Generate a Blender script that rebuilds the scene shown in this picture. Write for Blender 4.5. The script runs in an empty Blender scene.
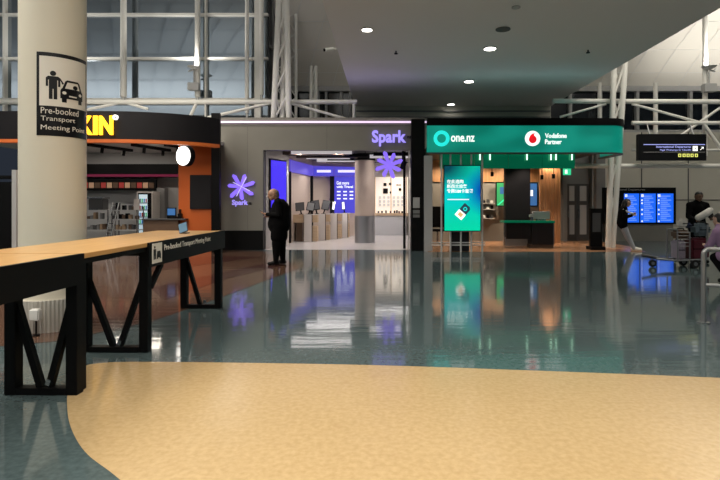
import bpy, bmesh, math, random
from mathutils import Vector, Matrix
random.seed(7)
S = bpy.context.scene
C = S.collection
F, VX, HY, EYE = 520.0, 385.0, 202.0, 1.51

# ------------------------------------------------------------------ camera
cam = bpy.data.cameras.new('camera'); camo = bpy.data.objects.new('camera', cam); C.objects.link(camo)
cam.sensor_width = 36; cam.sensor_fit = 'HORIZONTAL'; cam.lens = F / 720 * 36
cam.shift_x = -(VX - 360) / 720; cam.shift_y = -(240 - HY) / 720
cam.clip_end = 200
camo.location = (0, 0, EYE); camo.rotation_euler = (math.pi / 2, 0, 0)
S.camera = camo
# ------------------------------------------------------------------ world, exposure
w = bpy.data.worlds.new('night'); S.world = w; w.use_nodes = True
w.node_tree.nodes['Background'].inputs[0].default_value = (.02, .025, .035, 1)
w.node_tree.nodes['Background'].inputs[1].default_value = 1.0
S.view_settings.view_transform = 'Standard'; S.view_settings.look = 'None'
S.view_settings.gamma = 1; S.view_settings.use_curve_mapping = False
S.view_settings.exposure = 0.0
S.cycles.use_denoising = True
S.cycles.max_bounces = 8
S.cycles.sample_clamp_indirect = 6


def area(name, loc, sx, sy, power, color=(1, 1, 1), rot=(0, 0, 0), spread=math.pi):
    l = bpy.data.lights.new(name, 'AREA'); l.shape = 'RECTANGLE'; l.size = sx; l.size_y = sy
    l.energy = power; l.color = color; l.spread = spread
    o = bpy.data.objects.new(name, l); o.location = loc; o.rotation_euler = rot; C.objects.link(o)
    return o


def spot(name, loc, power, color, rot, size=1.2, blend=.6, rad=.1):
    l = bpy.data.lights.new(name, 'SPOT'); l.energy = power; l.color = color; l.spot_size = size; l.spot_blend = blend
    l.shadow_soft_size = rad
    o = bpy.data.objects.new(name, l); o.location = loc; o.rotation_euler = rot; C.objects.link(o)
    return o


WARM = (1, .91, .78)
# unseen area lamps: overhead light near the camera, added fill along the soffit sides
area('unseen_hall_light', (.5, 1.6, 7.6), 8, 3, 430, WARM, spread=2.2)
area('unseen_hall_light', (-8.5, 5.5, 9.2), 5, 5, 800, WARM, spread=2.6)
area('unseen_hall_light', (-7.5, 12.5, 8.6), 4, 3, 500, WARM, spread=2.6)
area('unseen_hall_light', (10.5, 9.5, 9.4), 5, 6, 170, WARM, spread=2.6)
# uplighting of the vault
for ux, uy, uz, up in ((11.1, 17.7, 6.15, 640), (15.5, 17.7, 6.15, 640), (20, 17.7, 6.15, 600), (-6.96, 18.95, 6.5, 160), (-12, 17.9, 6.2, 160)):
    spot('uplight_beam', (ux, uy, uz), up, (1, .95, .86), (math.pi - .25, 0, 0), 2.9, .5, .08)
area('unseen_vault_wash', (-10, 2, 6.8), 10, 1.5, 260, (.93, .96, 1), (math.radians(185), 0, 0))  # washes added out of view to brighten the vault mirrored in the glass
area('unseen_vault_wash', (4.0, -9, 6.5), 20, 1.5, 1500, (.95, .97, 1), (math.radians(180), 0, 0))
area('unseen_vault_wash', (-25, -10, 6.5), 28, 3, 2400, (.92, .96, 1), (math.radians(180), 0, 0))
# cove light on top of the two shop fronts
area('cove_light', (-2.0, 16.7, 4.3), 6.2, .1, 9, (.62, .55, 1), (math.pi, 0, 0))
area('cove_light', (4.2, 16.2, 4.2), 5.4, .1, 6, (.55, .95, .95), (math.pi, 0, 0))
# shop ceilings
for lx, ly, ll, lp in ((-2.1, 17.2, 2.0, 10), (-2.1, 19.2, 1.6, 14), (-1.8, 20.6, 1.8, 8), (.2, 18.8, 1.5, 6), (.3, 21.8, 1.4, 12)):
    area('shop_light', (lx, ly, 3.09), ll, .34, lp, (1, .93, .9))
for lx, ly, lp in ((-2.9, 17.4, 60), (-1.6, 17.4, 60), (-2.3, 19.4, 80), (-1.2, 20.8, 90), (-2.6, 21.0, 80), (.2, 18.2, 60), (.1, 21.4, 90), (.6, 22.6, 80)):
    spot('shop_light', (lx, ly, 3.24), lp, (1, .94, .92), (math.radians(8), 0, 0), 2.3, .7, .04)
for lx in (2.4, 3.6, 4.8, 6.0):
    spot('shop_light', (lx, 18.9, 3.05), 150, (1, .80, .58), (math.radians(28), 0, 0), 2.0, .6, .05)
    spot('shop_light', (lx, 17.2, 3.05), 95, (1, .86, .70), (0, 0, 0), 2.0, .6, .05)
for lx in (-10.5, -9, -7.6, -6.2):
    area('shop_light', (lx, 17.4, 3.27), .5, .12, 12, (1, .88, .75))
spot('shop_light', (-5.9, 14.85, 2.95), 120, (1, .9, .8), (math.radians(78), 0, math.radians(0)), 2.5, .7, .05)  # extra spot added under the fascia to brighten the orange wall
area('unseen_hall_light', (9.0, 14.5, 8.0), 4.0, 2.0, 170, (1, .93, .8))  # unseen fill added to lift the truss tubes on the right

# ------------------------------------------------------------------ helpers
def PX(x, Y): return (x - VX) / F * Y
def PZ(y, Y): return EYE + (HY - y) / F * Y
def FY(y): return EYE * F / (y - HY)
def G(x, y):
    Y = FY(y); return (PX(x, Y), Y)


def mat(name, col, rough=.6, metal=0, emit=None, es=1.0, spec=.5, noise=0, nscale=8, bump=0, trans=0, coat=0):
    m = bpy.data.materials.new(name); m.use_nodes = True; nt = m.node_tree
    b = nt.nodes['Principled BSDF']
    b.inputs['Base Color'].default_value = (*col, 1); b.inputs['Roughness'].default_value = rough
    b.inputs['Metallic'].default_value = metal; b.inputs['Specular IOR Level'].default_value = spec
    b.inputs['Transmission Weight'].default_value = trans
    b.inputs['Coat Weight'].default_value = coat
    if emit:
        b.inputs['Emission Color'].default_value = (*emit, 1); b.inputs['Emission Strength'].default_value = es
    if noise or bump:
        tc = nt.nodes.new('ShaderNodeTexCoord'); n = nt.nodes.new('ShaderNodeTexNoise')
        n.inputs['Scale'].default_value = nscale; n.inputs['Detail'].default_value = 4
        nt.links.new(tc.outputs['Object'], n.inputs['Vector'])
        if noise:
            mx = nt.nodes.new('ShaderNodeMix'); mx.data_type = 'RGBA'
            mx.inputs['A'].default_value = (*[c * (1 - noise) for c in col], 1)
            mx.inputs['B'].default_value = (*[min(1, c * (1 + noise)) for c in col], 1)
            nt.links.new(n.outputs['Fac'], mx.inputs['Factor']); nt.links.new(mx.outputs['Result'], b.inputs['Base Color'])
        if bump:
            bp = nt.nodes.new('ShaderNodeBump'); bp.inputs['Strength'].default_value = bump; bp.inputs['Distance'].default_value = .02
            nt.links.new(n.outputs['Fac'], bp.inputs['Height']); nt.links.new(bp.outputs['Normal'], b.inputs['Normal'])
    return m


def wood(name, c1, c2, rough=.4, axis='Y', scale=6):
    m = mat(name, c1, rough); nt = m.node_tree; b = nt.nodes['Principled BSDF']
    tc = nt.nodes.new('ShaderNodeTexCoord'); mp = nt.nodes.new('ShaderNodeMapping'); n = nt.nodes.new('ShaderNodeTexNoise')
    mp.inputs['Scale'].default_value = {'Y': (scale * 4, scale * .3, scale * 4), 'Z': (scale * 4, scale * 4, scale * .3), 'X': (scale * .3, scale * 4, scale * 4)}[axis]
    n.inputs['Scale'].default_value = 1.0; n.inputs['Detail'].default_value = 5
    r = nt.nodes.new('ShaderNodeValToRGB'); r.color_ramp.elements[0].color = (*c2, 1); r.color_ramp.elements[1].color = (*c1, 1)
    r.color_ramp.elements[0].position = .35; r.color_ramp.elements[1].position = .65
    nt.links.new(tc.outputs['Object'], mp.inputs[0]); nt.links.new(mp.outputs[0], n.inputs['Vector'])
    nt.links.new(n.outputs['Fac'], r.inputs[0]); nt.links.new(r.outputs[0], b.inputs['Base Color'])
    return m


def floor_mat(name, col, col2, rough, spot_col=None, amt=1.0):
    m = mat(name, col, rough); nt = m.node_tree; b = nt.nodes['Principled BSDF']
    geo = nt.nodes.new('ShaderNodeNewGeometry')
    n1 = nt.nodes.new('ShaderNodeTexNoise'); n1.inputs['Scale'].default_value = .9; n1.inputs['Detail'].default_value = 3
    n2 = nt.nodes.new('ShaderNodeTexNoise'); n2.inputs['Scale'].default_value = 26; n2.inputs['Detail'].default_value = 5
    ad = nt.nodes.new('ShaderNodeMath'); ad.operation = 'MULTIPLY_ADD'; ad.inputs[1].default_value = .35
    r = nt.nodes.new('ShaderNodeValToRGB')
    r.color_ramp.elements[0].color = (*col2, 1); r.color_ramp.elements[1].color = (*col, 1)
    r.color_ramp.elements[0].position = .5; r.color_ramp.elements[1].position = .85
    nt.links.new(geo.outputs['Position'], n1.inputs['Vector']); nt.links.new(geo.outputs['Position'], n2.inputs['Vector'])
    nt.links.new(n1.outputs['Fac'], ad.inputs[0]); nt.links.new(n2.outputs['Fac'], ad.inputs[2]); nt.links.new(ad.outputs[0], r.inputs[0])
    last = r.outputs[0]
    if spot_col:
        n3 = nt.nodes.new('ShaderNodeTexNoise'); n3.inputs['Scale'].default_value = 7; n3.inputs['Detail'].default_value = 6
        r3 = nt.nodes.new('ShaderNodeValToRGB'); r3.color_ramp.elements[0].position = .62; r3.color_ramp.elements[1].position = .74; r3.color_ramp.elements[1].color = (amt, amt, amt, 1)
        mx = nt.nodes.new('ShaderNodeMix'); mx.data_type = 'RGBA'; mx.inputs['B'].default_value = (*spot_col, 1)
        nt.links.new(geo.outputs['Position'], n3.inputs['Vector']); nt.links.new(n3.outputs['Fac'], r3.inputs[0])
        nt.links.new(r3.outputs[0], mx.inputs['Factor']); nt.links.new(last, mx.inputs['A']); last = mx.outputs['Result']
    nt.links.new(last, b.inputs['Base Color'])
    n4 = nt.nodes.new('ShaderNodeTexNoise'); n4.inputs['Scale'].default_value = 1.0; n4.inputs['Detail'].default_value = 2
    mp = nt.nodes.new('ShaderNodeMapping'); mp.inputs['Scale'].default_value = (1.3, 7.0, 1)
    bp = nt.nodes.new('ShaderNodeBump'); bp.inputs['Strength'].default_value = .045; bp.inputs['Distance'].default_value = .03
    nt.links.new(geo.outputs['Position'], mp.inputs[0]); nt.links.new(mp.outputs[0], n4.inputs['Vector'])
    nt.links.new(n4.outputs['Fac'], bp.inputs['Height']); nt.links.new(bp.outputs['Normal'], b.inputs['Normal'])
    return m


M = {}
def mk(name, *a, **k): M[name] = mat(name, *a, **k); return M[name]
mk('black', (.003, .003, .0035), .5, spec=.15); mk('black_gloss', (.008, .008, .009), .15); mk('charcoal', (.011, .010, .012), .5, spec=.25, noise=.2, nscale=14)
mk('white', (.75, .75, .73), .5); mk('tube', (.80, .79, .75), .45); mk('chrome_pale', (.75, .74, .72), .3, .3); mk('base_steel', (.62, .6, .55), .4, .4); mk('steel', (.5, .5, .5), .25, 1); mk('dull_steel', (.32, .33, .34), .38, .8)
mk('column', (.70, .66, .55), .5, noise=.03, nscale=2)
mk('soffit', (.86, .84, .81), .75); mk('vault', (.76, .73, .67), .65)
mk('grey_wall', (.225, .215, .19), .6, noise=.05, nscale=3); mk('hall_wall', (.58, .56, .49), .65, noise=.05, nscale=2)
mk('grey', (.2, .2, .2), .5); mk('light_grey', (.42, .42, .42), .5); mk('dark_grey', (.06, .06, .062), .5)
mk('night', (.012, .016, .022), .08, spec=.6); mk('night_dull', (.015, .018, .024), .4)
mk('mirror_glass', (.27, .31, .35), .05, 1)
mk('orange', (.55, .11, .015), .45); mk('orange_trim', (.6, .14, .03), .4, emit=(.7, .16, .03), es=.12)
mk('beige', (.52, .42, .34), .6); mk('pale', (.62, .58, .55), .5)
mk('blue_screen', (.01, .01, .02), .2, emit=(.055, .025, .92), es=1.0)
mk('blue_panel', (.02, .02, .1), .3, emit=(.075, .065, .68), es=.85)
mk('purple_band', (.05, .04, .15), .3, emit=(.12, .085, .66), es=.7)
mk('purple_white', (.3, .25, .6), .3, emit=(.75, .70, 1.0), es=1.15)
mk('purple_lit', (.2, .12, .6), .4, emit=(.27, .16, 1.0), es=1.0)
mk('purple_pale', (.4, .35, .7), .4, emit=(.62, .52, 1.0), es=.95)
mk('letter_lilac', (.3, .25, .8), .4, emit=(.36, .29, .95), es=1.0)
mk('strip', (.8, .7, .9), .4, emit=(.9, .68, .95), es=1.0)
mk('teal', (.0, .2, .16), .4, emit=(.0, .235, .165), es=.72)
mk('cyan', (.0, .5, .5), .4, emit=(.02, .80, .72), es=1.0)
mk('white_lit', (.8, .8, .8), .4, emit=(1, 1, .97), es=1.1)
mk('screen_white', (.6, .6, .6), .4, emit=(.85, .9, 1), es=.9)
mk('red_lit', (.6, .0, .01), .4, emit=(.85, .01, .02), es=.8)
mk('yellow_lit', (.8, .6, .0), .4, emit=(1.0, .42, .02), es=2.7)
mk('sign_yellow', (.6, .55, .1), .4, emit=(.72, .75, .18), es=.9)
mk('sign_blue', (.2, .2, .5), .4, emit=(.42, .46, .95), es=.85)
mk('fids_blue', (.0, .05, .2), .3, emit=(.012, .13, .92), es=1.0)
mk('fids_text', (.3, .4, .6), .3, emit=(.32, .50, 1.0), es=1.0)
mk('lamp', (.9, .9, .85), .4, emit=(1, .95, .85), es=9)
mk('green_lit', (.0, .4, .2), .4, emit=(.05, .75, .35), es=.9)
mk('green_tube', (.4, .7, .5), .4, emit=(.55, .95, .68), es=2.2)
mk('green_glass', (.01, .16, .085), .12, .35, emit=(.0, .14, .065), es=.5)
mk('tv_green', (.02, .1, .04), .2, emit=(.05, .42, .13), es=.9)
mk('tv_blue', (.02, .05, .1), .2, emit=(.05, .16, .40), es=.8)
mk('pink_lit', (.10, .01, .035), .4, emit=(.22, .01, .05), es=.35)
mk('menu_red', (.3, .03, .03), .4, emit=(.3, .04, .03), es=.3)
mk('menu_tan', (.4, .25, .15), .4, emit=(.4, .24, .16), es=.3)
mk('shelf_glow', (.8, .74, .64), .5, emit=(1, .84, .66), es=.5)
mk('white_paint', (.8, .77, .7), .6); mk('sign_black', (.006, .006, .007), .3, coat=.3)
mk('skin', (.45, .25, .16), .5); mk('skin_dark', (.17, .09, .055), .5); mk('skin_light', (.55, .35, .26), .5)
mk('hair_black', (.008, .007, .007), .5); mk('hair_grey', (.16, .13, .11), .6)
mk('cloth_black', (.003, .003, .0035), .9, spec=.1, bump=.15, nscale=20); mk('denim', (.36, .38, .42), .85, noise=.15, nscale=20)
mk('lilac', (.30, .19, .32), .85, noise=.1, nscale=14); mk('cream_cloth', (.62, .60, .56), .85); mk('shoe_white', (.75, .72, .65), .6)
mk('maroon', (.09, .012, .022), .4); mk('slate', (.13, .17, .20), .7); mk('plaid', (.30, .26, .32), .7, noise=.5, nscale=40); mk('navy', (.02, .03, .08), .6)
mk('rubber', (.01, .01, .01), .7); mk('brown', (.11, .065, .04), .5); mk('card', (.35, .24, .15), .7)
M['oak_top'] = wood('oak_top', (.62, .37, .14), (.52, .29, .10), .3, 'Y', 5)
M['wood_wall'] = wood('wood_wall', (.55, .29, .12), (.42, .20, .08), .5, 'Z', 4)
M['slat_wood'] = wood('slat_wood', (.45, .22, .10), (.33, .15, .06), .5, 'Z', 5)
M['counter_wood'] = wood('counter_wood', (.55, .40, .26), (.47, .33, .20), .5, 'X', 6)
M['floor_blue'] = floor_mat('floor_blue', (.088, .125, .132), (.06, .088, .094), .075)
M['floor_tan'] = floor_mat('floor_tan', (.53, .385, .205), (.45, .32, .16), .19, (.42, .28, .14), .5)
M['floor_red'] = floor_mat('floor_red', (.125, .07, .048), (.085, .048, .034), .09)
M['floor_dark'] = floor_mat('floor_dark', (.075, .032, .026), (.055, .024, .02), .09)
M['floor_tile'] = floor_mat('floor_tile', (.62, .58, .55), (.55, .51, .49), .2)
M['floor_brown'] = floor_mat('floor_brown', (.46, .24, .125), (.34, .17, .09), .25)


_nt = M['teal'].node_tree; _tc = _nt.nodes.new('ShaderNodeTexCoord'); _n = _nt.nodes.new('ShaderNodeTexNoise'); _n.inputs['Scale'].default_value = 1.6; _n.inputs['Detail'].default_value = 0
_mp = _nt.nodes.new('ShaderNodeMapping'); _mp.inputs['Rotation'].default_value = (0, .6, 0); _mp.inputs['Scale'].default_value = (.5, .2, 1)
_r = _nt.nodes.new('ShaderNodeValToRGB'); _r.color_ramp.elements[0].position = .38; _r.color_ramp.elements[0].color = (.0, .19, .135, 1); _r.color_ramp.elements[1].position = .62; _r.color_ramp.elements[1].color = (.005, .31, .225, 1)
_nt.links.new(_tc.outputs['Object'], _mp.inputs[0]); _nt.links.new(_mp.outputs[0], _n.inputs['Vector']); _nt.links.new(_n.outputs['Fac'], _r.inputs[0]); _nt.links.new(_r.outputs[0], _nt.nodes['Principled BSDF'].inputs['Emission Color'])

ORD = ['first', 'second', 'third', 'fourth', 'fifth', 'sixth', 'seventh', 'eighth', 'ninth', 'tenth', 'eleventh', 'twelfth', 'thirteenth', 'fourteenth', 'fifteenth']


class MB:
    def __init__(s): s.v = []; s.f = []; s.mi = []; s.cur = 0
    def add(s, vs, fs):
        n = len(s.v); s.v += [tuple(p) for p in vs]
        for f in fs: s.f.append([i + n for i in f]); s.mi.append(s.cur)
        return s
    def box(s, x0, x1, y0, y1, z0, z1):
        if x0 > x1: x0, x1 = x1, x0
        if y0 > y1: y0, y1 = y1, y0
        if z0 > z1: z0, z1 = z1, z0
        return s.add([(x0, y0, z0), (x1, y0, z0), (x1, y1, z0), (x0, y1, z0), (x0, y0, z1), (x1, y0, z1), (x1, y1, z1), (x0, y1, z1)],
                     [(0, 3, 2, 1), (4, 5, 6, 7), (0, 1, 5, 4), (1, 2, 6, 5), (2, 3, 7, 6), (3, 0, 4, 7)])
    def tube(s, p0, p1, r, n=10, r2=None):
        p0 = Vector(p0); p1 = Vector(p1); d = (p1 - p0).normalized(); r2 = r if r2 is None else r2
        a = d.orthogonal().normalized(); b = d.cross(a)
        vs = []
        for p, q in ((p0, r), (p1, r2)):
            for i in range(n):
                t = 2 * math.pi * i / n; vs.append(p + (a * math.cos(t) + b * math.sin(t)) * q)
        fs = [(i, (i + 1) % n, n + (i + 1) % n, n + i) for i in range(n)]
        fs += [tuple(range(n - 1, -1, -1)), tuple(range(n, 2 * n))]
        return s.add(vs, fs)
    def path(s, pts, r, n=10):
        for a, b in zip(pts, pts[1:]): s.tube(a, b, r, n)
        for p in pts[1:-1]: s.ball(p, r, 8, 6)
        return s
    def bar(s, p0, p1, w_, d_):     # square bar, width in x, depth in y
        p0 = Vector(p0); p1 = Vector(p1)
        d = (p1 - p0).normalized(); a = Vector((0, 1, 0)); 
        if abs(d.y) > .9: a = Vector((1, 0, 0))
        b = d.cross(a).normalized(); a = b.cross(d).normalized()
        vs = []
        for p in (p0, p1):
            for i, j in ((-1, -1), (1, -1), (1, 1), (-1, 1)): vs.append(p + b * i * w_ / 2 + a * j * d_ / 2)
        return s.add(vs, [(0, 1, 2, 3), (7, 6, 5, 4), (0, 4, 5, 1), (1, 5, 6, 2), (2, 6, 7, 3), (3, 7, 4, 0)])
    def ball(s, c, r, nu=16, nv=10, sc=(1, 1, 1)):
        vs = [(c[0], c[1], c[2] - r * sc[2])]
        for j in range(1, nv):
            t = math.pi * j / nv - math.pi / 2
            for i in range(nu):
                u = 2 * math.pi * i / nu
                vs.append((c[0] + r * sc[0] * math.cos(t) * math.cos(u), c[1] + r * sc[1] * math.cos(t) * math.sin(u), c[2] + r * sc[2] * math.sin(t)))
        vs.append((c[0], c[1], c[2] + r * sc[2])); fs = []
        for i in range(nu): fs.append((0, 1 + (i + 1) % nu, 1 + i))
        for j in range(nv - 2):
            for i in range(nu):
                a = 1 + j * nu + i; b = 1 + j * nu + (i + 1) % nu; fs.append((a, b, b + nu, a + nu))
        k = 1 + (nv - 2) * nu
        for i in range(nu): fs.append((k + i, k + (i + 1) % nu, len(vs) - 1))
        return s.add(vs, fs)
    def prism(s, poly, y0, y1, fn=None):   # poly of (x,z), extruded in y ; fn maps every vertex
        n = len(poly); vs = [(p[0], y0, p[1]) for p in poly] + [(p[0], y1, p[1]) for p in poly]
        if fn: vs = [fn(*v) for v in vs]
        return s.add(vs, [tuple(range(n)), tuple(range(2 * n - 1, n - 1, -1))] + [(i, n + i, n + (i + 1) % n, (i + 1) % n) for i in range(n)])
    def slab(s, poly, z0, z1):             # poly of (x,y), extruded in z
        n = len(poly); vs = [(p[0], p[1], z0) for p in poly] + [(p[0], p[1], z1) for p in poly]
        return s.add(vs, [tuple(range(n - 1, -1, -1)), tuple(range(n, 2 * n))] + [(i, (i + 1) % n, n + (i + 1) % n, n + i) for i in range(n)])
    def ribbon(s, line, z0, z1, th):       # wall following a plan polyline, th = thickness to the left of travel
        L = [Vector((p[0], p[1])) for p in line]; off = []
        for i, p in enumerate(L):
            d = (L[min(i + 1, len(L) - 1)] - L[max(i - 1, 0)]).normalized(); off.append(p + Vector((-d.y, d.x)) * th)
        n = len(L); vs = []
        for q, z in ((L, z0), (L, z1), (off, z1), (off, z0)): vs += [(p.x, p.y, z) for p in q]
        fs = []
        for k in range(4):
            for i in range(n - 1): fs.append((k * n + i, k * n + i + 1, ((k + 1) % 4) * n + i + 1, ((k + 1) % 4) * n + i))
        fs += [(0, n, 2 * n, 3 * n), (n - 1, 4 * n - 1, 3 * n - 1, 2 * n - 1)]
        return s.add(vs, fs)
    def ring(s, c, r0, r1, y0, y1, n=40):
        vs = []
        for r, y in ((r0, y0), (r1, y0), (r1, y1), (r0, y1)):
            for i in range(n):
                t = 2 * math.pi * i / n; vs.append((c[0] + r * math.cos(t), y, c[1] + r * math.sin(t)))
        fs = [(k * n + i, k * n + (i + 1) % n, ((k + 1) % 4) * n + (i + 1) % n, ((k + 1) % 4) * n + i) for k in range(4) for i in range(n)]
        return s.add(vs, fs)
    def mesh(s, name, mats, bevel=0, smooth=False):
        me = bpy.data.meshes.new(name); me.from_pydata(s.v, [], s.f)
        for m in (mats if isinstance(mats, list) else [mats]): me.materials.append(M[m] if isinstance(m, str) else m)
        for p, i in zip(me.polygons, s.mi): p.material_index = i
        bm = bmesh.new(); bm.from_mesh(me)
        bmesh.ops.recalc_face_normals(bm, faces=bm.faces)
        if bevel:
            es = [e for e in bm.edges if len(e.link_faces) == 2 and e.calc_face_angle(0) > .6]
            bmesh.ops.bevel(bm, geom=es, offset=bevel, segments=2, affect='EDGES', clamp_overlap=True)
        bm.to_mesh(me); bm.free()
        if smooth:
            me.polygons.foreach_set('use_smooth', [True] * len(me.polygons)); me.set_sharp_from_angle(angle=.7)
        me.update(); return me


def link_mesh(me, name, parent=None, label=None):
    o = bpy.data.objects.new(name, me); C.objects.link(o)
    if parent is not None:
        o.parent = parent
        q = parent; off = Vector((0, 0, 0))
        while q is not None: off += q.location; q = q.parent
        me.transform(Matrix.Translation(-off))
    if label: o['label'] = label
    return o


def obj(mb, name, mats, parent=None, label=None, bevel=0, smooth=False):
    return link_mesh(mb.mesh(name, mats, bevel, smooth), name, parent, label)


def thing(name, label, cat, loc=(0, 0, 0), group=None):
    o = bpy.data.objects.new(name, None); o.location = loc; C.objects.link(o); o.empty_display_size = .1
    o['label'] = label; o['category'] = cat
    if group: o['group'] = group
    return o


def single(mb, name, mats, label, cat, group=None, bevel=0, smooth=False):
    me = mb.mesh(name, mats, bevel, smooth) if isinstance(mb, MB) else mb
    o = bpy.data.objects.new(name, me); C.objects.link(o)
    xs = [v.co for v in me.vertices]; lo = Vector([min(v[i] for v in xs) for i in range(3)]); hi = Vector([max(v[i] for v in xs) for i in range(3)])
    c = Vector(((lo.x + hi.x) / 2, (lo.y + hi.y) / 2, lo.z)); me.transform(Matrix.Translation(-c)); o.location = c
    o['label'] = label; o['category'] = cat
    if group: o['group'] = group
    return o


def struct(mb, name, mats, parent=None, bevel=0, smooth=False):
    o = obj(mb, name, mats, parent, None, bevel, smooth)
    if parent is None: o['kind'] = 'structure'
    return o


def dup(root, loc, label=None, group=None):
    r = root.copy(); C.objects.link(r); r.location = loc
    if label: r['label'] = label
    if group: r['group'] = group
    for ch in list(root.children):
        c = ch.copy(); C.objects.link(c); c.parent = r
        for g in ch.children:
            d = g.copy(); C.objects.link(d); d.parent = c
    return r


def text_mesh(s, mats, fn, width=None, height=None, bold=0.0, depth=.01, align='LEFT', spacing=1.0):
    """lettering as a mesh; text lies in (u,v) metres, fn(u, v, d) gives the world point"""
    cu = bpy.data.curves.new('lettering', 'FONT'); cu.body = s; cu.size = 1; cu.extrude = .02; cu.offset = bold; cu.space_character = spacing
    cu.resolution_u = 3
    o = bpy.data.objects.new('lettering', cu); C.objects.link(o)
    bpy.context.view_layer.update()
    dg = bpy.context.evaluated_depsgraph_get()
    me = bpy.data.meshes.new_from_object(o.evaluated_get(dg))
    bpy.data.objects.remove(o); bpy.data.curves.remove(cu)
    xs = [v.co.x for v in me.vertices]; ys = [v.co.y for v in me.vertices]
    x0, x1, y0, y1 = min(xs), max(xs), min(ys), max(ys)
    sx = width / (x1 - x0) if width else None; sy = height / (y1 - y0) if height else None
    sx = sx or sy; sy = sy or sx
    for v in me.vertices:
        u = (v.co.x - x0) * sx
        if align == 'CENTER': u -= (x1 - x0) * sx / 2
        if align == 'RIGHT': u -= (x1 - x0) * sx
        v.co = fn(u, (v.co.y - y0) * sy, (v.co.z + .02) / .04 * depth)
    me.materials.clear(); me.materials.append(M[mats])
    return me


def front(x, y, z): return lambda u, v, d: Vector((x + u, y - d, z + v))     # facing the camera side (-Y)

# ------------------------------------------------------------------ setting
fl = MB()
fl.add([(-40, -20, 0), (40, -20, 0), (40, 45, 0), (-40, 45, 0)], [(0, 1, 2, 3)])
def patch(pts, z, idx): fl.cur = idx; fl.add([(p[0], p[1], z) for p in pts], [tuple(range(len(pts)))]); fl.cur = 0
def smooth_line(pts, n=8):
    out = []
    for i in range(len(pts) - 1):
        p0 = pts[max(i - 1, 0)]; p1 = pts[i]; p2 = pts[i + 1]; p3 = pts[min(i + 2, len(pts) - 1)]
        for k in range(n):
            t = k / n
            out.append(tuple(.5 * ((2 * p1[j]) + (-p0[j] + p2[j]) * t + (2 * p0[j] - 5 * p1[j] + 4 * p2[j] - p3[j]) * t * t + (-p0[j] + 3 * p1[j] - 3 * p2[j] + p3[j]) * t ** 3) for j in range(2)))
    return out + [pts[-1]]
tan = smooth_line([(-.75, 2.2), G(120, 480), G(85, 452), G(70, 425), G(67, 402), G(69, 388), G(74, 376), G(82, 368), G(98, 363.5), G(153, 362), G(360, 365), G(540, 371), G(720, 378), (4.2, 4.25)])
patch(tan + [(6, 4), (6, -4), (0, -4), (-.2, 1)], .002, 1)
red = [G(-60, 352), G(60, 341), G(150, 322), G(222, 297), G(300, 268), G(284, 259), G(262, 251), (-5.2, 16.4), (-9, 16.4), (-14, 15)]
patch(red, .002, 2)
patch([G(150, 288), G(262, 264), G(289, 264), G(230, 278), G(165, 300)], .004, 3)
patch([G(130, 262), G(225, 256), G(262, 257), G(150, 272)], .004, 3)
patch([(-3.9, 16.4), (1.2, 16.4), (1.2, 25), (-3.9, 25)], .003, 4)
patch([(1.3, 15.75), (7.9, 15.75), (8.3, 17.6), (8.3, 20.4), (1.3, 20.4)], .003, 5)
struct(fl, 'floor', ['floor_blue', 'floor_tan', 'floor_red', 'floor_dark', 'floor_tile', 'floor_brown'])

# soffit over the shops
SZ = 5.5
so = MB().box(-1.245, 6.89, 4.0, 22.0, SZ, SZ + .7)
struct(so, 'ceiling_soffit', 'soffit')
bw = MB().box(-1.245, 6.89, 21.6, 21.75, 3.7, SZ)
struct(bw, 'wall_over_shops', 'hall_wall')
tr = MB()
for z in (4.75, 5.0, 5.25): tr.box(-1.2, 6.85, 21.52, 21.598, z, z + .05)
struct(tr, 'trim_over_shops', 'grey')

# the roof vault
prof = [(22.6, 6.45), (22.2, 7.05), (21.6, 7.85), (20.8, 8.75), (19.6, 9.7), (18, 10.6), (15, 11.7), (10, 12.7), (4, 13.2), (-2, 13.2), (-8, 12.6), (-14, 11.2), (-18, 9), (-20, 6)]
va = MB(); xs = [-48, -26, -14, -7, 0, 7, 14, 26, 34]
vs = [(x, y, z) for x in xs for (y, z) in prof]; n = len(prof)
va.add(vs, [(i * n + j, i * n + j + 1, (i + 1) * n + j + 1, (i + 1) * n + j) for i in range(len(xs) - 1) for j in range(n - 1)])
vault = struct(va, 'ceiling_vault', 'vault', smooth=True)
rb = MB()
for k in range(-11, 24):           # slim diagonal ribs
    x = k * 1.15
    for (y0, z0), (y1, z1), a, b in zip(prof[:7], prof[1:8], range(7), range(1, 8)):
        rb.tube((x + (22.6 - y0) * .55, y0 - .03, z0 - .03), (x + (22.6 - y1) * .55, y1 - .03, z1 - .03), .014, 5)
for (y, z) in prof[1:9]: rb.tube((-25, y - .03, z - .03), (25, y - .03, z - .03), .012, 5)
for (y, z), (y2, z2) in zip(prof[9:13], prof[10:14]): rb.tube((-46, y + .05, z - .05), (25, y + .05, z - .05), .05, 5)
for k in range(-27, 15):
    for (y0, z0), (y1, z1) in zip(prof[7:13], prof[8:14]):
        rb.tube((k * 1.7 + y0 * .5, y0, z0 - .08), (k * 1.7 + y1 * .5, y1, z1 - .08), .04, 5)
struct(rb, 'trim_roof_ribs', 'white')

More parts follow.
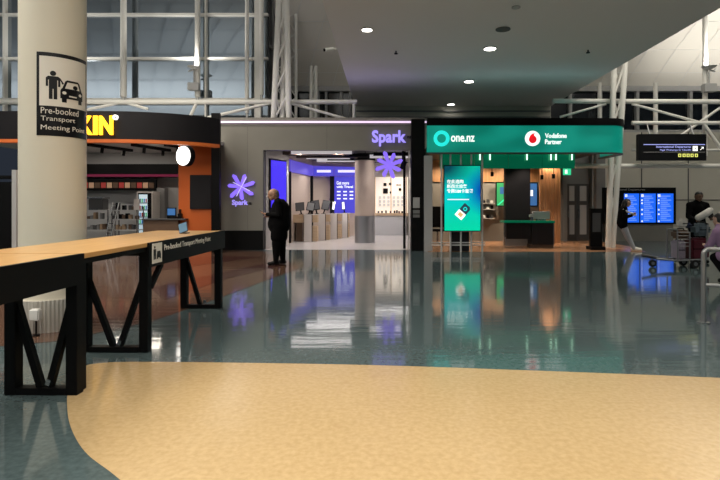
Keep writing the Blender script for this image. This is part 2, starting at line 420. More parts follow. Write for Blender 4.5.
# night glazing and rail under the vault
wb = MB().box(-6, 24, 22.6, 22.7, 4.55, 6.45); struct(wb, 'window_1', 'night')
wf = MB().box(-6, 24, 22.35, 22.6, 6.28, 6.5).box(-6, 24, 22.4, 22.58, 4.5, 4.62)
for x in [PX(p, 22.4) for p in (318, 326, 341, 350)]: wf.box(x - .05, x + .05, 22.4, 22.6, 4.6, 6.4)
for x in (8.0, 9.3, 10.9, 13.2, 14.7, 17): wf.box(x - .06, x + .06, 22.4, 22.6, 4.6, 6.4)
struct(wf, 'window_frame', 'light_grey', bpy.data.objects['window_1'])
bk = MB().box(7.4, 26, 22.3, 22.58, 0, 4.5)
wr = struct(bk, 'wall_back', 'hall_wall')
seam = MB()
for x in (8.2, 11.0, 13.0, 16.5): seam.box(x - .02, x + .02, 22.28, 22.3, 0, 4.5)
seam.box(7.4, 26, 22.28, 22.3, PZ(200, 22.3) - .02, PZ(200, 22.3) + .02)
struct(seam, 'trim_1', 'dark_grey')

# left curtain wall
cw = MB().box(-22, PX(268, 19.6), 19.6, 19.65, 3.6, 9.65); cwo = struct(cw, 'window_2', 'mirror_glass')
cf = MB()
for r in (14.5, 58.5): cf.box(-22, PX(268, 19.5), 19.46, 19.6, PZ(r + 1.2, 19.5), PZ(r - 1.2, 19.5))
cf.box(-22, PX(268, 19.5), 19.4, 19.6, PZ(104, 19.5), PZ(98.5, 19.5))
for p, hw in ((-40, .04), (5, .04), (206, .03), (258, .12)): cf.box(PX(p, 19.5) - hw, PX(p, 19.5) + hw, 19.42, 19.6, 3.6, 9.65)
struct(cf, 'window_frame', 'tube', cwo)
rt = MB().box(-4.42, -4.36, 19.6, 22.6, 3.6, 9.6); rto = struct(rt, 'window_3', 'night_dull')
rf = MB()
for y in (20.1, 20.8, 21.5, 22.2): rf.box(-4.36, -4.28, y - .05, y + .05, 3.6, 9.6)
for z in (5.4, 7.4): rf.box(-4.36, -4.3, 19.6, 22.6, z - .04, z + .04)
struct(rf, 'window_frame', 'grey', rto)

# ---- white roof posts of the curtain wall (tapered) with uplights
def roof_post(px, Y, y_top, y_bot, r, label, ra=None):
    x = PX(px, Y); t = thing('roof_post', label, 'post', (x, Y, PZ(y_bot, Y)), 'white tubular roof posts')
    m = MB().tube((x, Y, PZ(y_bot, Y)), (x, Y, PZ(y_bot - 4, Y)), r * .35, 10).tube((x, Y, PZ(y_bot - 4, Y)), (x, Y, PZ(y_top, Y)), r, 12, r * .95)
    obj(m, 'shaft', 'tube', t, smooth=True)
    f = MB().box(x - r * .5, x + r * .5, Y - r * .3, Y + r * .3, PZ(y_bot + 1, Y) , PZ(y_bot - 5, Y)); obj(f, 'fork_bracket', 'light_grey', t)
    return t
roof_post(123.5, 19.15, -30, 101, .115, 'white roof post left of the dish lamp, just right of the thick round column')
roof_post(197.5, 19.15, -30, 101, .10, 'white roof post that carries the small dish lamp above the donut shop')
roof_post(247, 19.15, -30, 117, .075, 'thin white roof post left of the lattice column')
roof_post(245.5 + 16, 19.15, -30, 99, .085, 'white roof post closest to the lattice column, ending at the tube')

def uplight(px, py, Y, label, sgn=1):
    x, z = PX(px, Y), PZ(py, Y)
    t = thing('uplight', label, 'lamp', (x, Y, z - .65), 'dish uplights on the posts')
    m = MB(); m.tube((x, Y, z - .04), (x, Y, z + .05), .10, 18, .24); obj(m, 'dish', 'white', t, smooth=True)
    m = MB().tube((x, Y, z - .06), (x - sgn * .2, Y, z - .12), .03); obj(m, 'arm', 'light_grey', t)
    m = MB().box(x - .2, x + .2, Y - .12, Y + .12, z - .82, z - .55); obj(m, 'gear_box', 'light_grey', t, bevel=.01)
    m = MB().tube((x, Y, z - .56), (x, Y, z - .03), .025); obj(m, 'stem', 'light_grey', t)
    return t
uplight(194, 68, 18.95, 'white dish uplight on the post above the donut shop')
uplight(709, 68, 17.7, 'white dish uplight at the right edge under the bright roof', -1)
roof_post(705, 17.9, 10, 160, .085, 'white roof post at the right edge beside the dish uplight')
roof_post(599.5, 19.5, 83, 160, .075, 'short white post left of the leaning lattice column')
roof_post(655.5, 19.5, 83, 160, .085, 'short white post above the black overhead sign')

# ---- lattice columns and trusses
def truss(name, label, cat, tubes, group=None, m='tube'):
    lo = min(min(a[2], b[2]) for a, b, r in tubes); a0 = tubes[0][0]
    t = thing(name, label, cat, (a0[0], a0[1], lo), group)
    ch = MB(); br = MB()
    big = max(r for a, b, r in tubes)
    for a, b, r in tubes: (ch if r > big * .7 else br).tube(a, b, r)
    obj(ch, 'main_tube', m, t, smooth=True)
    if br.v: obj(br, 'bracing', m, t, smooth=True)
    return t
def P(x, y, Y): return (PX(x, Y), Y, PZ(y, Y))
def lattice(p_a, p_b, q_a, q_b, r, n, label):
    A0, A1, B0, B1 = map(Vector, (p_a, p_b, q_a, q_b)); tb = [(A0, A1, r), (B0, B1, r)]
    off = Vector((0, .5, 0)); C0, C1 = (A0 + B0) / 2 + off * .3, (A1 + B1) / 2 + off
    tb.append((C0, C1, r))
    for i in range(n):
        t0, t1 = i / n, (i + 1) / n
        tb.append((A0.lerp(A1, t0), B0.lerp(B1, t1), r * .36)); tb.append((B0.lerp(B1, t0), C0.lerp(C1, t1), r * .36)); tb.append((C0.lerp(C1, t0), A0.lerp(A1, t1), r * .36))
    return truss('lattice_column', label, 'column', tb, 'white lattice columns')
Yl = 17.3
lattice(P(608, 248, Yl), P(615, 40, Yl), P(612.5, 248, Yl), P(627.5, 30, Yl), .09, 7, 'white lattice column standing at the right end of the green shop')
Yl = 17.6
lattice(P(273.5, 121, Yl), P(280, -20, Yl), P(289, 121, Yl), P(286, -20, Yl), .10, 5, 'white lattice column rising behind the grey shop wall, left of the soffit')
Yl = 20.6
lattice(P(269, 119, Yl), P(269, -10, Yl), P(296, 119, Yl), P(296, -10, Yl), .06, 6, 'thin grey lattice mast behind the left lattice column')
lattice(P(311, 119, Yl), P(311, 66, Yl), P(316, 119, Yl), P(316, 66, Yl), .06, 4, 'short lattice mast between left lattice column and soffit edge')
Yt = 18.0
truss('roof_truss', 'white tube truss running above the donut shop and the grey shop wall', 'truss',
      [(P(-30, 102, Yt), P(357, 102, Yt), .085), (P(208, 117.5, Yt), P(272, 103, Yt), .055), (P(290, 103, Yt), P(346, 119, Yt), .055),
       (P(123, 102, Yt), P(86, 110, Yt), .05), (P(123, 102, Yt), P(148, 109, Yt), .05), (P(197, 102, Yt), P(190, 117, Yt), .055), (P(354, 102, Yt), P(354, 118, Yt), .055)])
Yt = 17.6
truss('roof_truss', 'white tube truss above the green shop and the black overhead sign', 'truss',
      [(P(553, 101, Yt), P(760, 102, Yt), .085), (P(632, 123, Yt), P(760, 123, Yt), .07), (P(562, 166, Yt), P(760, 166, Yt), .08),
       (P(632, 104, Yt), P(702, 123, Yt), .045), (P(560, 117, Yt), P(606, 104, Yt), .04),
       (P(680, 136, Yt), P(720, 108, Yt), .045), (P(703, 123, Yt), P(722, 150, Yt), .06), (P(632, 150, Yt), P(760, 150, Yt), .045)])

# ---- downlights and bits on the soffit
def on_soffit(px, py): Y = (SZ - EYE) * F / (HY - py); return PX(px, Y), Y
for (px, py, r, lab) in ((367, 29, .115, 'lit ceiling downlight on the left of the soffit'), (490, 48, .15, 'brightest lit downlight, nearest of the row above the green sign'),
                         (469, 81, .15, 'middle lit downlight of the row above the green sign'), (451, 104, .14, 'farthest small lit downlight at the back of the soffit')):
    x, y = on_soffit(px, py)
    t = thing('downlight', lab, 'ceiling light', (x, y, SZ - .03), 'recessed soffit downlights')
    m = MB(); n = 24
    m.tube((x, y, SZ - .025), (x, y, SZ + .01), r * 1.18, 24); obj(m, 'trim_ring', 'light_grey', t, smooth=True)
    m = MB().tube((x, y, SZ - .03), (x, y, SZ - .02), r, 24); obj(m, 'lens', 'lamp', t)
    spot('downlight_beam', (x, y, SZ - .06), 55 if px != 367 else 30, WARM, (0, 0, 0), 1.5, .7)
for (px, py, r, m_, lab) in ((503, 29, .17, 'dark_grey', 'unlit dark downlight near the bright one'), (516, 7, .09, 'light_grey', 'pale round detector at the top of the soffit')):
    x, y = on_soffit(px, py)
    single(MB().tube((x, y, SZ - .02), (x, y, SZ + .01), r, 20), 'unlit_downlight' if r > .1 else 'smoke_detector', m_, lab, 'ceiling fitting')
for (px, py, lab) in ((396, 51, 'tiny dark sprinkler left of the bright downlight'), (588, 50, 'tiny dark sprinkler near the right edge of the soffit')):
    x, y = on_soffit(px, py)
    t = thing('sprinkler', lab, 'sprinkler', (x, y, SZ - .08), 'soffit sprinklers')
    obj(MB().tube((x, y, SZ - .06), (x, y, SZ), .02), 'stem', 'black', t); obj(MB().tube((x, y, SZ - .08), (x, y, SZ - .06), .05, 12), 'deflector', 'black', t)
x, y = -1.4, 13.6; z = PZ(49, y)
t = thing('security_camera', 'small white security camera on the left edge of the soffit', 'camera', (x, y, z - .08))
obj(MB().tube((x - .16, y - .12, z - .06), (x + .05, y, z), .05, 12), 'housing', 'white', t, smooth=True)
obj(MB().tube((x - .185, y - .134, z - .067), (x - .16, y - .12, z - .06), .04, 12), 'lens', 'black_gloss', t)
obj(MB().tube((x + .03, y, z), (x + .16, y, z + .02), .018), 'bracket', 'white', t)

# ================================================================== middle shop (grey wall, purple signs)
YS = 16.4
zt = PZ(117.5, YS); zo = PZ(150, YS); xl, xo0, xo1, xr = PX(219, YS), PX(263, YS), PX(409.5, YS), PX(424, YS)
zp = PZ(230.5, YS)
wl = MB().box(xl - .4, xo0, YS, YS + .3, zp, zt).box(xo0, xr, YS, YS + .3, zo, zt); struct(wl, 'wall_front', 'grey_wall')
struct(MB().box(xl - .4, xo0 + .02, YS - .06, YS + .25, 0, zp), 'baseboard_front', 'black')
ji = MB(); ji.box(xo0 + .001, xo0 + .03, YS - .005, YS + .31, zp, zo); ji.box(xl + .02, xr - .02, YS - .01, YS, zt - .27, zt - .255)
ji.box(xl + .9, xl + .905, YS - .004, YS, zp, zt - .3); ji.box(xl + 3.4, xl + 3.405, YS - .004, YS, zo, zt - .3)
struct(ji, 'trim_2', 'dark_grey')
pr = MB().box(xo1 + .04, xr, YS - .35, YS + .4, 0, zt - .1); struct(pr, 'pillar_between_shops', 'black', bevel=.01)
single(MB().box(xl, xr + .12, YS - .05, YS - .012, PZ(123, YS), PZ(121.3, YS)), 'light_strip', 'strip', 'long thin pinkish white light strip along the top of the grey wall', 'light strip')
for (r0, r1, m_, lab) in ((197.5, 208, 'light_grey', 'upper grey square notice plate on the black pillar'), (210, 213.5, 'grey', 'narrow grey plate in the middle on the black pillar'), (214.5, 217.5, 'grey', 'lowest narrow grey plate on the black pillar')):
    Yp = YS - .36
    single(MB().box(PX(413, Yp), PX(419.7, Yp), Yp - .008, Yp + .008, PZ(r1, Yp), PZ(r0, Yp)), 'notice_plate', m_, lab, 'plate', 'plates on the black pillar')

def starburst(cx, cz, y, R, mats, parent, name, n=8, th=.03, rot=0.0, inner=.12, w_=.15):
    for k in range(n):
        a = rot + 2 * math.pi * k / n
        L = R * (1.0 if k % 2 == 0 else .9)
        d = Vector((math.cos(a), math.sin(a))); e = Vector((-d.y, d.x))
        pts = [e * R * w_ * -.45, e * R * w_ * .45, d * L * .5 + e * R * w_ * .85, d * L * .93 + e * R * w_ * 1.0, d * L * 1.04 + e * R * w_ * .2, d * L * .86 - e * R * w_ * .8, d * L * .45 - e * R * w_ * .7]
        m = MB().prism([(cx + p.x, cz + p.y) for p in pts][::-1], y - th - .0011 * k, y - .0007 * k); obj(m, name, mats, parent)
Yw = YS - .012
cx, cz = PX(241, Yw), PZ(187, Yw)
t = thing('starburst_sign', 'purple starburst emblem with lettering on the grey wall left of the entrance', 'sign', (cx, Yw, cz - .6))
starburst(cx, cz, Yw, .45, 'purple_lit', t, 'ray', 7, .045, .3, w_=.15)
starburst(cx + .03, cz + .01, Yw - .05, .34, 'purple_pale', t, 'highlight_ray', 4, .01, 1.08, w_=.05)
link_mesh(text_mesh('Spark', 'letter_lilac', front(PX(232, Yw), Yw, PZ(206.5, Yw)), PX(248, Yw) - PX(232, Yw), .21, .03), 'lettering', t)
link_mesh(text_mesh('nz', 'black', front(PX(248.7, Yw), Yw, PZ(204.5, Yw)), .09, .07, .02), 'small_lettering', t)
t = thing('shop_sign', 'lilac lit word sign on the grey fascia above the entrance', 'sign', (PX(390, Yw), Yw, PZ(146, Yw)))
link_mesh(text_mesh('Spark', 'letter_lilac', front(PX(372, Yw), Yw - .02, PZ(146.5, Yw)), PX(406, Yw) - PX(372, Yw), PZ(130.5, Yw) - PZ(146.5, Yw), .028, .06), 'lettering', t)
link_mesh(text_mesh('nz', 'black', front(PX(407.3, Yw), Yw - .02, PZ(138.5, Yw)), .13, .08, .02), 'small_lettering', t)

# interior shell
dg = [(xo0 + .03, YS + .3), (PX(288.5, 17.8), 17.8)]
struct(MB().ribbon(dg, 0, 3.3, .12), 'wall_shop_left', 'pale')
P1 = (PX(289, 19.3), 19.3); P2 = (PX(312, 22.5), 22.5); P3 = (PX(358, 23.4), 23.4)
bl = [(PX(288.5, 17.8), 17.8), P1, P2, P3]
struct(MB().ribbon(bl, 0, 3.3, .1), 'wall_shop_back', 'beige')
struct(MB().box(P3[0], 1.2, 23.9, 24.05, 0, 3.3).box(1.08, 1.2, YS + .4, 23.9, 0, 3.3).box(P3[0] - .05, P3[0] + .05, 23.45, 23.9, 0, 3.3), 'wall_shop_right', 'pale')
struct(MB().box(-4.2, 1.2, YS + .3, 24.05, 3.3, 3.42), 'ceiling_shop', 'dark_grey')
def inset(line, d): 
    out = []
    for i, p in enumerate(line):
        a = Vector(line[max(i - 1, 0)]); b = Vector(line[min(i + 1, len(line) - 1)]); q = (b - a).normalized(); out.append((p[0] + q.y * d, p[1] - q.x * d))
    return out
band = inset([P1, P2, P3], .06)
t = thing('lit_header', 'purple lit header band wrapping the back of the grey shop', 'sign', (P2[0], P2[1], 2.63))
obj(MB().ribbon(band, 2.63, 3.08, .05), 'band', 'purple_band', t)
for (x0, x1) in ((314, 333), (335, 357)):
    m = MB().box(PX(x0, 22.3), PX(x1, 22.3), 22.28, 22.3, PZ(175, 22.3), PZ(167.5, 22.3)); pnl = obj(m, 'panel', 'blue_panel', t)
    m = MB().box(PX(x0 + 3, 22.3), PX(x1 - 2, 22.3), 22.26, 22.278, PZ(172.5, 22.3), PZ(170, 22.3)); obj(m, 'white_lettering_bar', 'purple_white', pnl)
for q in ((311.5, 22.45), (332.5, 22.75), (289.5, 19.25)): obj(MB().box(PX(q[0], q[1]) - .09, PX(q[0], q[1]) + .09, q[1] - .22, q[1] - .1, 0, 2.63), 'post', 'black', t)
# big blue panel on the back wall with menu text
Yb = 22.7
t = thing('blue_wall_screen', 'large blue wall screen with white lettering behind the round pillar', 'screen', (PX(345, Yb), Yb, PZ(213, Yb)))
obj(MB().box(PX(333.5, Yb), PX(358, Yb), Yb, Yb + .08, PZ(213, Yb), PZ(177, Yb)), 'panel', 'blue_panel', t)
link_mesh(text_mesh('Get more', 'screen_white', front(PX(336.5, Yb), Yb, PZ(184.6, Yb)), PX(349, Yb) - PX(336.5, Yb), .15, .03), 'lettering', t)
link_mesh(text_mesh('with Travel', 'screen_white', front(PX(336.5, Yb), Yb, PZ(188, Yb)), PX(353, Yb) - PX(336.5, Yb), .11, .03), 'lettering', t)
m = MB()
for c_ in (337, 343.3, 349.6):
    for r_ in (191, 194.5, 198): m.box(PX(c_, Yb), PX(c_ + 3.6, Yb), Yb - .01, Yb, PZ(r_ + 1.3, Yb), PZ(r_, Yb))
obj(m, 'price_rows', 'screen_white', t)
# blue screen on the slanting wall
t = thing('blue_screen', 'tall plain blue screen on the slanting white wall behind the man in black', 'screen', (PX(276, 17), 17, .9))
a, b = Vector(dg[0]), Vector(dg[1])
def on_diag(s0, s1, off, z0, z1, name, mm, par):
    d = (b - a); p0 = a + d * s0; p1 = a + d * s1; nrm = Vector((d.y, -d.x)).normalized()
    p0 = p0 + nrm * off; p1 = p1 + nrm * off
    return obj(MB().ribbon([(p0.x, p0.y), (p1.x, p1.y)], z0, z1, .03), name, mm, par)
on_diag(.12, .88, .035, .95, 2.92, 'casing', 'black', t); on_diag(.17, .84, .05, 1.0, 2.87, 'display', 'blue_screen', t)
# ceiling slats
mk('slat_lit', (.6, .6, .6), .4, emit=(1, .93, .95), es=.4)
for k, (x0, x1, y, mm) in enumerate([(-3.1, -1.1, 17.2, 'slat_lit'), (-3.5, -1.2, 17.55, 'brown'), (-3.4, -1.4, 17.9, 'dark_grey'), (-2.6, -.6, 18.4, 'black'), (-2.9, -1.3, 19.2, 'slat_lit'), (-3.2, -1.0, 18.8, 'brown'), (-2.2, -.9, 19.9, 'black'), (-2.7, -.9, 20.6, 'slat_lit'), (-.55, .95, 18.8, 'slat_lit'), (-.4, .8, 17.9, 'black'), (-2.4, -.9, 21.3, 'brown'), (-.4, .9, 20.6, 'pale')]):
    t = single(MB().box(x0, x1, y - .06, y + .06, 3.1, 3.22), 'ceiling_slat', mm, '%s ceiling slat, %s in depth on the %s side of the grey shop' % ({'slat_lit': 'lit white', 'pale': 'pale', 'brown': 'brown', 'dark_grey': 'grey', 'black': 'black'}[mm], ORD[round((y - 17.2) / .45)], 'left' if x0 < -.6 and x1 < -.5 else 'right'), 'ceiling slat', ['dark ceiling slats', 'lit ceiling slats'][mm in ('slat_lit', 'pale')])
    for xx in (x0 + .1, x1 - .1): obj(MB().tube((xx, y, 3.22), (xx, y, 3.3), .01, 6), 'hanger', 'black', t)
# round pillar
Yc = 19.4; rx = PX(364.8, Yc); rr = .37
t = thing('round_pillar', 'beige round pillar with steel base inside the grey shop', 'pillar', (rx, Yc, 0))
obj(MB().tube((rx, Yc, 1.0), (rx, Yc, 3.2), rr, 40), 'shaft', 'beige', t, smooth=True)
obj(MB().tube((rx, Yc, 0), (rx, Yc, 1.0), rr + .012, 40), 'steel_base', 'dull_steel', t, smooth=True)
obj(MB().tube((rx, Yc, 3.05), (rx, Yc, 3.299), rr + .02, 40), 'black_collar', 'black', t, smooth=True)
# display benches
bench_px = [(304, 311.5, 242, 'nearest white ended display bench, left of the row'), (318, 325, 240.5, 'second white ended display bench from the left'),
            (330.2, 336.8, 239, 'third white ended display bench from the left'), (342, 347.2, 237.6, 'farthest white ended display bench, closest to the round pillar')]
for i, (x0, x1, r, lab) in enumerate(bench_px):
    Y = FY(r); X0, X1 = PX(x0, Y), PX(x1, Y); nx = PX(bench_px[i + 1][0] + .3, Y + .12) if i < 3 else X1 + .12
    t = thing('display_bench', lab, 'bench', ((X0 + X1) / 2, Y + .3, 0), 'white ended display benches')
    obj(MB().box(X0, X1, Y, Y + .06, 0, 1.04), 'end_panel', 'pale', t, bevel=.008)
    obj(MB().box(X0, X1 + .02, Y + .061, Y + .10, 0, 1.03), 'dark_edge', 'black', t)
    obj(MB().box(X0, nx - .03, Y + .101, Y + .5, 1.02, 1.04), 'top', 'pale', t)
    obj(MB().box(X0 + .02, nx - .035, Y + .12, Y + .48, .74, 1.015), 'upper_box', 'counter_wood', t)
    obj(MB().box(X0 + .02, nx - .035, Y + .14, Y + .48, .02, .6), 'lower_box', 'counter_wood', t)
Y = 19.8
t = thing('wooden_counter', 'pale wooden counter end with dark legs left of the display benches', 'counter', (PX(295, Y), Y, 0))
obj(MB().box(PX(286, Y), PX(303, Y), Y, Y + .6, .72, 1.03), 'top_box', 'counter_wood', t)
obj(MB().box(PX(296, Y), PX(302, Y), Y + .05, Y + .5, 0, .72), 'cabinet', 'brown', t)
for q in (287, 291): obj(MB().box(PX(q, Y) - .03, PX(q, Y) + .03, Y + .05, Y + .11, 0, .72), 'leg', 'black', t)
# devices
def device(px, r, w_, h_, mm, scr, lab, tilt=.1, Y=None):
    Y = Y or FY(r); x = PX(px, Y)
    t = thing('display_device', lab, 'device', (x, Y + .3, 1.04), 'demo devices on the benches')
    m = MB().tube((x, Y + .3, 1.035), (x, Y + .3, 1.055), .09, 16); obj(m, 'stand_foot', mm, t)
    m = MB().bar((x, Y + .32, 1.05), (x + tilt, Y + .32, 1.05 + h_ * .6), .05, .04); obj(m, 'stand_arm', mm, t)
    c_ = Vector((x + tilt, Y + .28, 1.08 + h_ * .6))
    m = MB().box(-w_ / 2, w_ / 2, -.015, .015, -h_ * .4, h_ * .4); m.v = [tuple(Matrix.Rotation(-.35, 3, 'X') @ Matrix.Rotation(tilt * 2, 3, 'Y') @ Vector(p) + c_) for p in m.v]
    s = obj(m, 'body', 'black_gloss', t, bevel=.006)
    m = MB().box(-w_ / 2 + .02, w_ / 2 - .02, -.02, -.0152, -h_ * .4 + .02, h_ * .4 - .02); m.v = [tuple(Matrix.Rotation(-.35, 3, 'X') @ Matrix.Rotation(tilt * 2, 3, 'Y') @ Vector(p) + c_) for p in m.v]
    obj(m, 'display', scr, s)
device(300, 242, .34, .42, 'black', 'dark_grey', 'black tablet stand on the wooden counter, leftmost of the devices', -.05)
device(307.5, 242, .3, .42, 'black', 'grey', 'black demo screen on the nearest bench', .08)
device(316, 241, .36, .5, 'black', 'dark_grey', 'largest black demo screen between first and second bench', -.08)
device(322.5, 240.5, .3, .5, 'black', 'dark_grey', 'black demo tablet on the second bench', .1)
device(332, 239, .12, .45, 'black', 'screen_white', 'white faced demo phone on the third bench', .04)
device(344, 237.6, .14, .45, 'black', 'screen_white', 'white faced demo phone on the farthest bench', -.05)

# right display wall
Yd = 23.7
t = thing('accessory_wall', 'backlit accessory wall with wooden shelf and grey drawers in the grey shop', 'display wall', (PX(391, Yd), Yd, 0))
obj(MB().box(PX(374, Yd), PX(408, Yd), Yd, Yd + .1, 1.0, PZ(177, Yd)), 'back_panel', 'shelf_glow', t)
obj(MB().box(PX(374, Yd), PX(408, Yd), Yd - .25, Yd + .1, PZ(215.5, Yd), PZ(213, Yd)), 'shelf', 'counter_wood', t)
obj(MB().box(PX(374, Yd), PX(406, Yd), Yd - .2, Yd + .1, 0, PZ(215.5, Yd)), 'drawer_unit', 'light_grey', t)
m = MB()
for q in (375, 391, 406.5): m.box(PX(q, Yd) - .02, PX(q, Yd) + .02, Yd - .03, Yd, 1.0, PZ(177, Yd))
obj(m, 'divider', 'counter_wood', t)
for (px, py, w_, h_, mm, lab) in [(385, 184.5, .14, .14, 'black', 'upper left black accessory on the backlit wall'), (390.2, 184, .12, .12, 'dark_grey', 'dark grey accessory second in the top row of the backlit wall'), (385.5, 191, .22, .24, 'black', 'largest black accessory at the left of the backlit wall'), (390.5, 192.5, .07, .1, 'black', 'smallest black accessory beside the largest one on the backlit wall'), (397.5, 185, .12, .05, 'dark_grey', 'flat dark accessory right of the middle divider of the backlit wall'), (400, 185, .1, .05, 'grey', 'flat grey accessory at the top right of the backlit wall'), (400, 189.5, .12, .12, 'black', 'square black accessory below the flat grey one on the backlit wall')]:
    single(MB().box(PX(px, Yd) - w_ / 2, PX(px, Yd) + w_ / 2, Yd - .06, Yd - .005, PZ(py, Yd) - h_ / 2, PZ(py, Yd) + h_ / 2), 'accessory', mm, lab, 'accessory', 'dark accessories on the backlit wall', bevel=.01)
for i_, px in enumerate((380, 384.2, 388.4, 394, 398.2, 402.4)):
    for j_, py in enumerate((197.5, 201.5, 205)):
        single(MB().box(PX(px, Yd) - .06, PX(px, Yd) + .06, Yd - .05, Yd - .005, PZ(py, Yd) - .065, PZ(py, Yd) + .065), 'phone_case', 'white', 'white phone case %s from the left in the %s row on the backlit wall' % (ORD[i_], ('top', 'middle', 'bottom')[j_]), 'phone case', 'white phone cases on the backlit wall', bevel=.01)
for i_, px in enumerate((378.5, 382, 386, 390.5, 394.5, 396.8, 399, 402)):
    h_ = .09 + .05 * ((px * 7) % 3) / 3
    single(MB().box(PX(px, Yd) - .04, PX(px, Yd) + .04, Yd - .2, Yd - .12, PZ(213, Yd), PZ(213, Yd) + h_), 'gadget', random.choice(['black', 'dark_grey', 'maroon']), 'small dark gadget %s from the left on the wooden shelf of the backlit wall' % ORD[i_], 'gadget', 'gadgets on the wooden shelf', bevel=.01)
Yg = 17.3
t = thing('starburst_sign', 'large purple lit starburst emblem hanging in the shop window right of the pillar', 'sign', (PX(389, Yg), Yg, PZ(180, Yg)))
starburst(PX(389, Yg), PZ(165, Yg), Yg, .47, 'purple_lit', t, 'ray', 8, .05, .3, w_=.165)
m = MB()
for q in (383, 395): m.tube((PX(q, Yg), Yg - .02, PZ(160, Yg)), (PX(q, Yg), Yg - .02, 3.3), .008, 6)
obj(m, 'hanging_wire', 'black', t)
Yj = YS + .1
jt = MB().box(PX(408.3, Yj), PX(409.6, Yj), Yj, Yj + .06, 0, zo); struct(jt, 'door_1', 'pale')
struct(MB().box(PX(403.5, Yj), PX(406, Yj), Yj + .3, Yj + .4, 0, zo), 'door_edge', 'black', bpy.data.objects['door_1'])
# plant-like black speaker cluster above right window
t = thing('pendant_fitting', 'dark track fitting beside the hanging starburst emblem', 'ceiling fitting', (PX(403, 17.5), 17.5, 2.7))
obj(MB().tube((PX(403, 17.5), 17.5, 2.8), (PX(403, 17.5), 17.5, 3.3), .04), 'rod', 'black', t)
obj(MB().tube((PX(402, 17.5), 17.45, 2.62), (PX(404.5, 17.5), 17.4, 2.88), .09, 14), 'spot_head', 'black', t, smooth=True)

# ================================================================== right shop (teal sign)
YN = 15.5
def teal_line(off=0.0):
    x0, x1 = PX(427, YN), PX(609.5, YN); pts = [(x0, YN - off), (x1, YN - off)]
    R = .62
    for k in range(1, 9):
        a_ = k / 8 * math.pi / 2; pts.append((x1 + (R + off) * math.sin(a_), YN + R - (R + off) * math.cos(a_)))
    pts.append((x1 + R + off, YN + 1.9)); return pts
zb, zc, zd = PZ(152.3, YN), PZ(125.5, YN), PZ(118.2, YN)
t = thing('fascia_sign', 'long teal lit fascia sign with a curved right end and two round emblems', 'sign', (PX(510, YN), YN, zb))
obj(MB().ribbon(teal_line(), zb, zc, .12), 'teal_panel', 'teal', t, smooth=True)
obj(MB().ribbon(teal_line(.03), zc + .002, zd, .2), 'black_cap', 'black', t, smooth=True)
obj(MB().ribbon(teal_line(.01), zb - .04, zb - .002, .2), 'lower_lip', 'dark_grey', t, smooth=True)
cx, cz = PX(441.5, YN), PZ(138.5, YN)
obj(MB().ring((cx, cz), .135, .235, YN - .03, YN - .002), 'ring_emblem', 'cyan', t)
link_mesh(text_mesh('one.nz', 'white_lit', front(PX(451, YN), YN, PZ(141.8, YN)), PX(474.5, YN) - PX(451, YN), PZ(135.7, YN) - PZ(141.8, YN), .012, .02), 'lettering', t)
cx, cz = PX(532.5, YN), PZ(138.5, YN)
em = obj(MB().tube((cx, YN - .002, cz), (cx, YN - .02, cz), .225, 40), 'round_emblem', 'white_lit', t)
m = MB().tube((cx, YN - .021, cz - .03), (cx, YN - .03, cz - .03), .115, 28)
m.prism([(cx - .1, cz + .02), (cx - .075, cz + .085), (cx - .01, cz + .14), (cx + .07, cz + .16), (cx + .035, cz + .11), (cx + .05, cz + .07)], YN - .03, YN - .021); obj(m, 'red_mark', 'red_lit', em)
link_mesh(text_mesh('Vodafone', 'white_lit', front(PX(545, YN), YN, PZ(138, YN)), PX(566.5, YN) - PX(545, YN), .14, .01, .02), 'lettering', t)
link_mesh(text_mesh('Partner', 'white_lit', front(PX(545, YN), YN, PZ(144.2, YN)), PX(561.5, YN) - PX(545, YN), .14, .01, .02), 'lettering', t)
Yp = 15.9
struct(MB().box(PX(424.3, Yp), PX(432.5, Yp), Yp, Yp + .5, 0, zb - .06), 'pillar_grey', 'light_grey')
struct(MB().box(1.28, 7.15, YN + .35, 20.6, 3.12, 3.2), 'ceiling_green_shop', 'dark_grey')
struct(MB().box(PX(432, 20.2), PX(541, 20.2), 20.2, 20.35, 0, 3.12).box(1.28, 1.34, Yp + .5, 20.2, 0, 3.12), 'wall_green_shop', 'grey_wall')
Yw2 = 20.15
struct(MB().box(PX(432, Yw2), PX(541, Yw2), Yw2 - .03, Yw2, PZ(182, Yw2), PZ(160, Yw2)), 'trim_wood_band', 'wood_wall')
m = MB()
for q in range(540, 560, 3): m.box(PX(q, 19), PX(q + 2.6, 19), 19, 19.06, 0, PZ(160, 19))
m.box(PX(540, 19), PX(560, 19), 19.06, 19.12, 0, PZ(160, 19)); struct(m, 'wall_slats', 'slat_wood')
# green glass bulkhead
Yb = 16.4
t = thing('green_glass_bulkhead', 'glossy dark green glass bulkhead hanging behind the teal sign', 'bulkhead', (PX(505, Yb), Yb, 2.5))
for i, (x0, x1) in enumerate(((440, 474), (474.5, 508), (508.5, 542), (542.5, 575))):
    obj(MB().box(PX(x0, Yb), PX(x1, Yb), Yb, Yb + .04, PZ(168.5, Yb), 3.1), 'glass_panel', 'green_glass', t)
for i_, px in enumerate((480, 490, 527, 551, 556, 572)):
    single(MB().tube((PX(px, 16.3), 16.3, PZ(160, 16.3)), (PX(px, 16.3), 16.3, 3.12), .022, 10), 'tube_lamp', 'green_tube', 'short pale tube lamp, %s from the left in front of the green glass bulkhead' % ORD[i_], 'lamp', 'tube lamps under the teal sign')
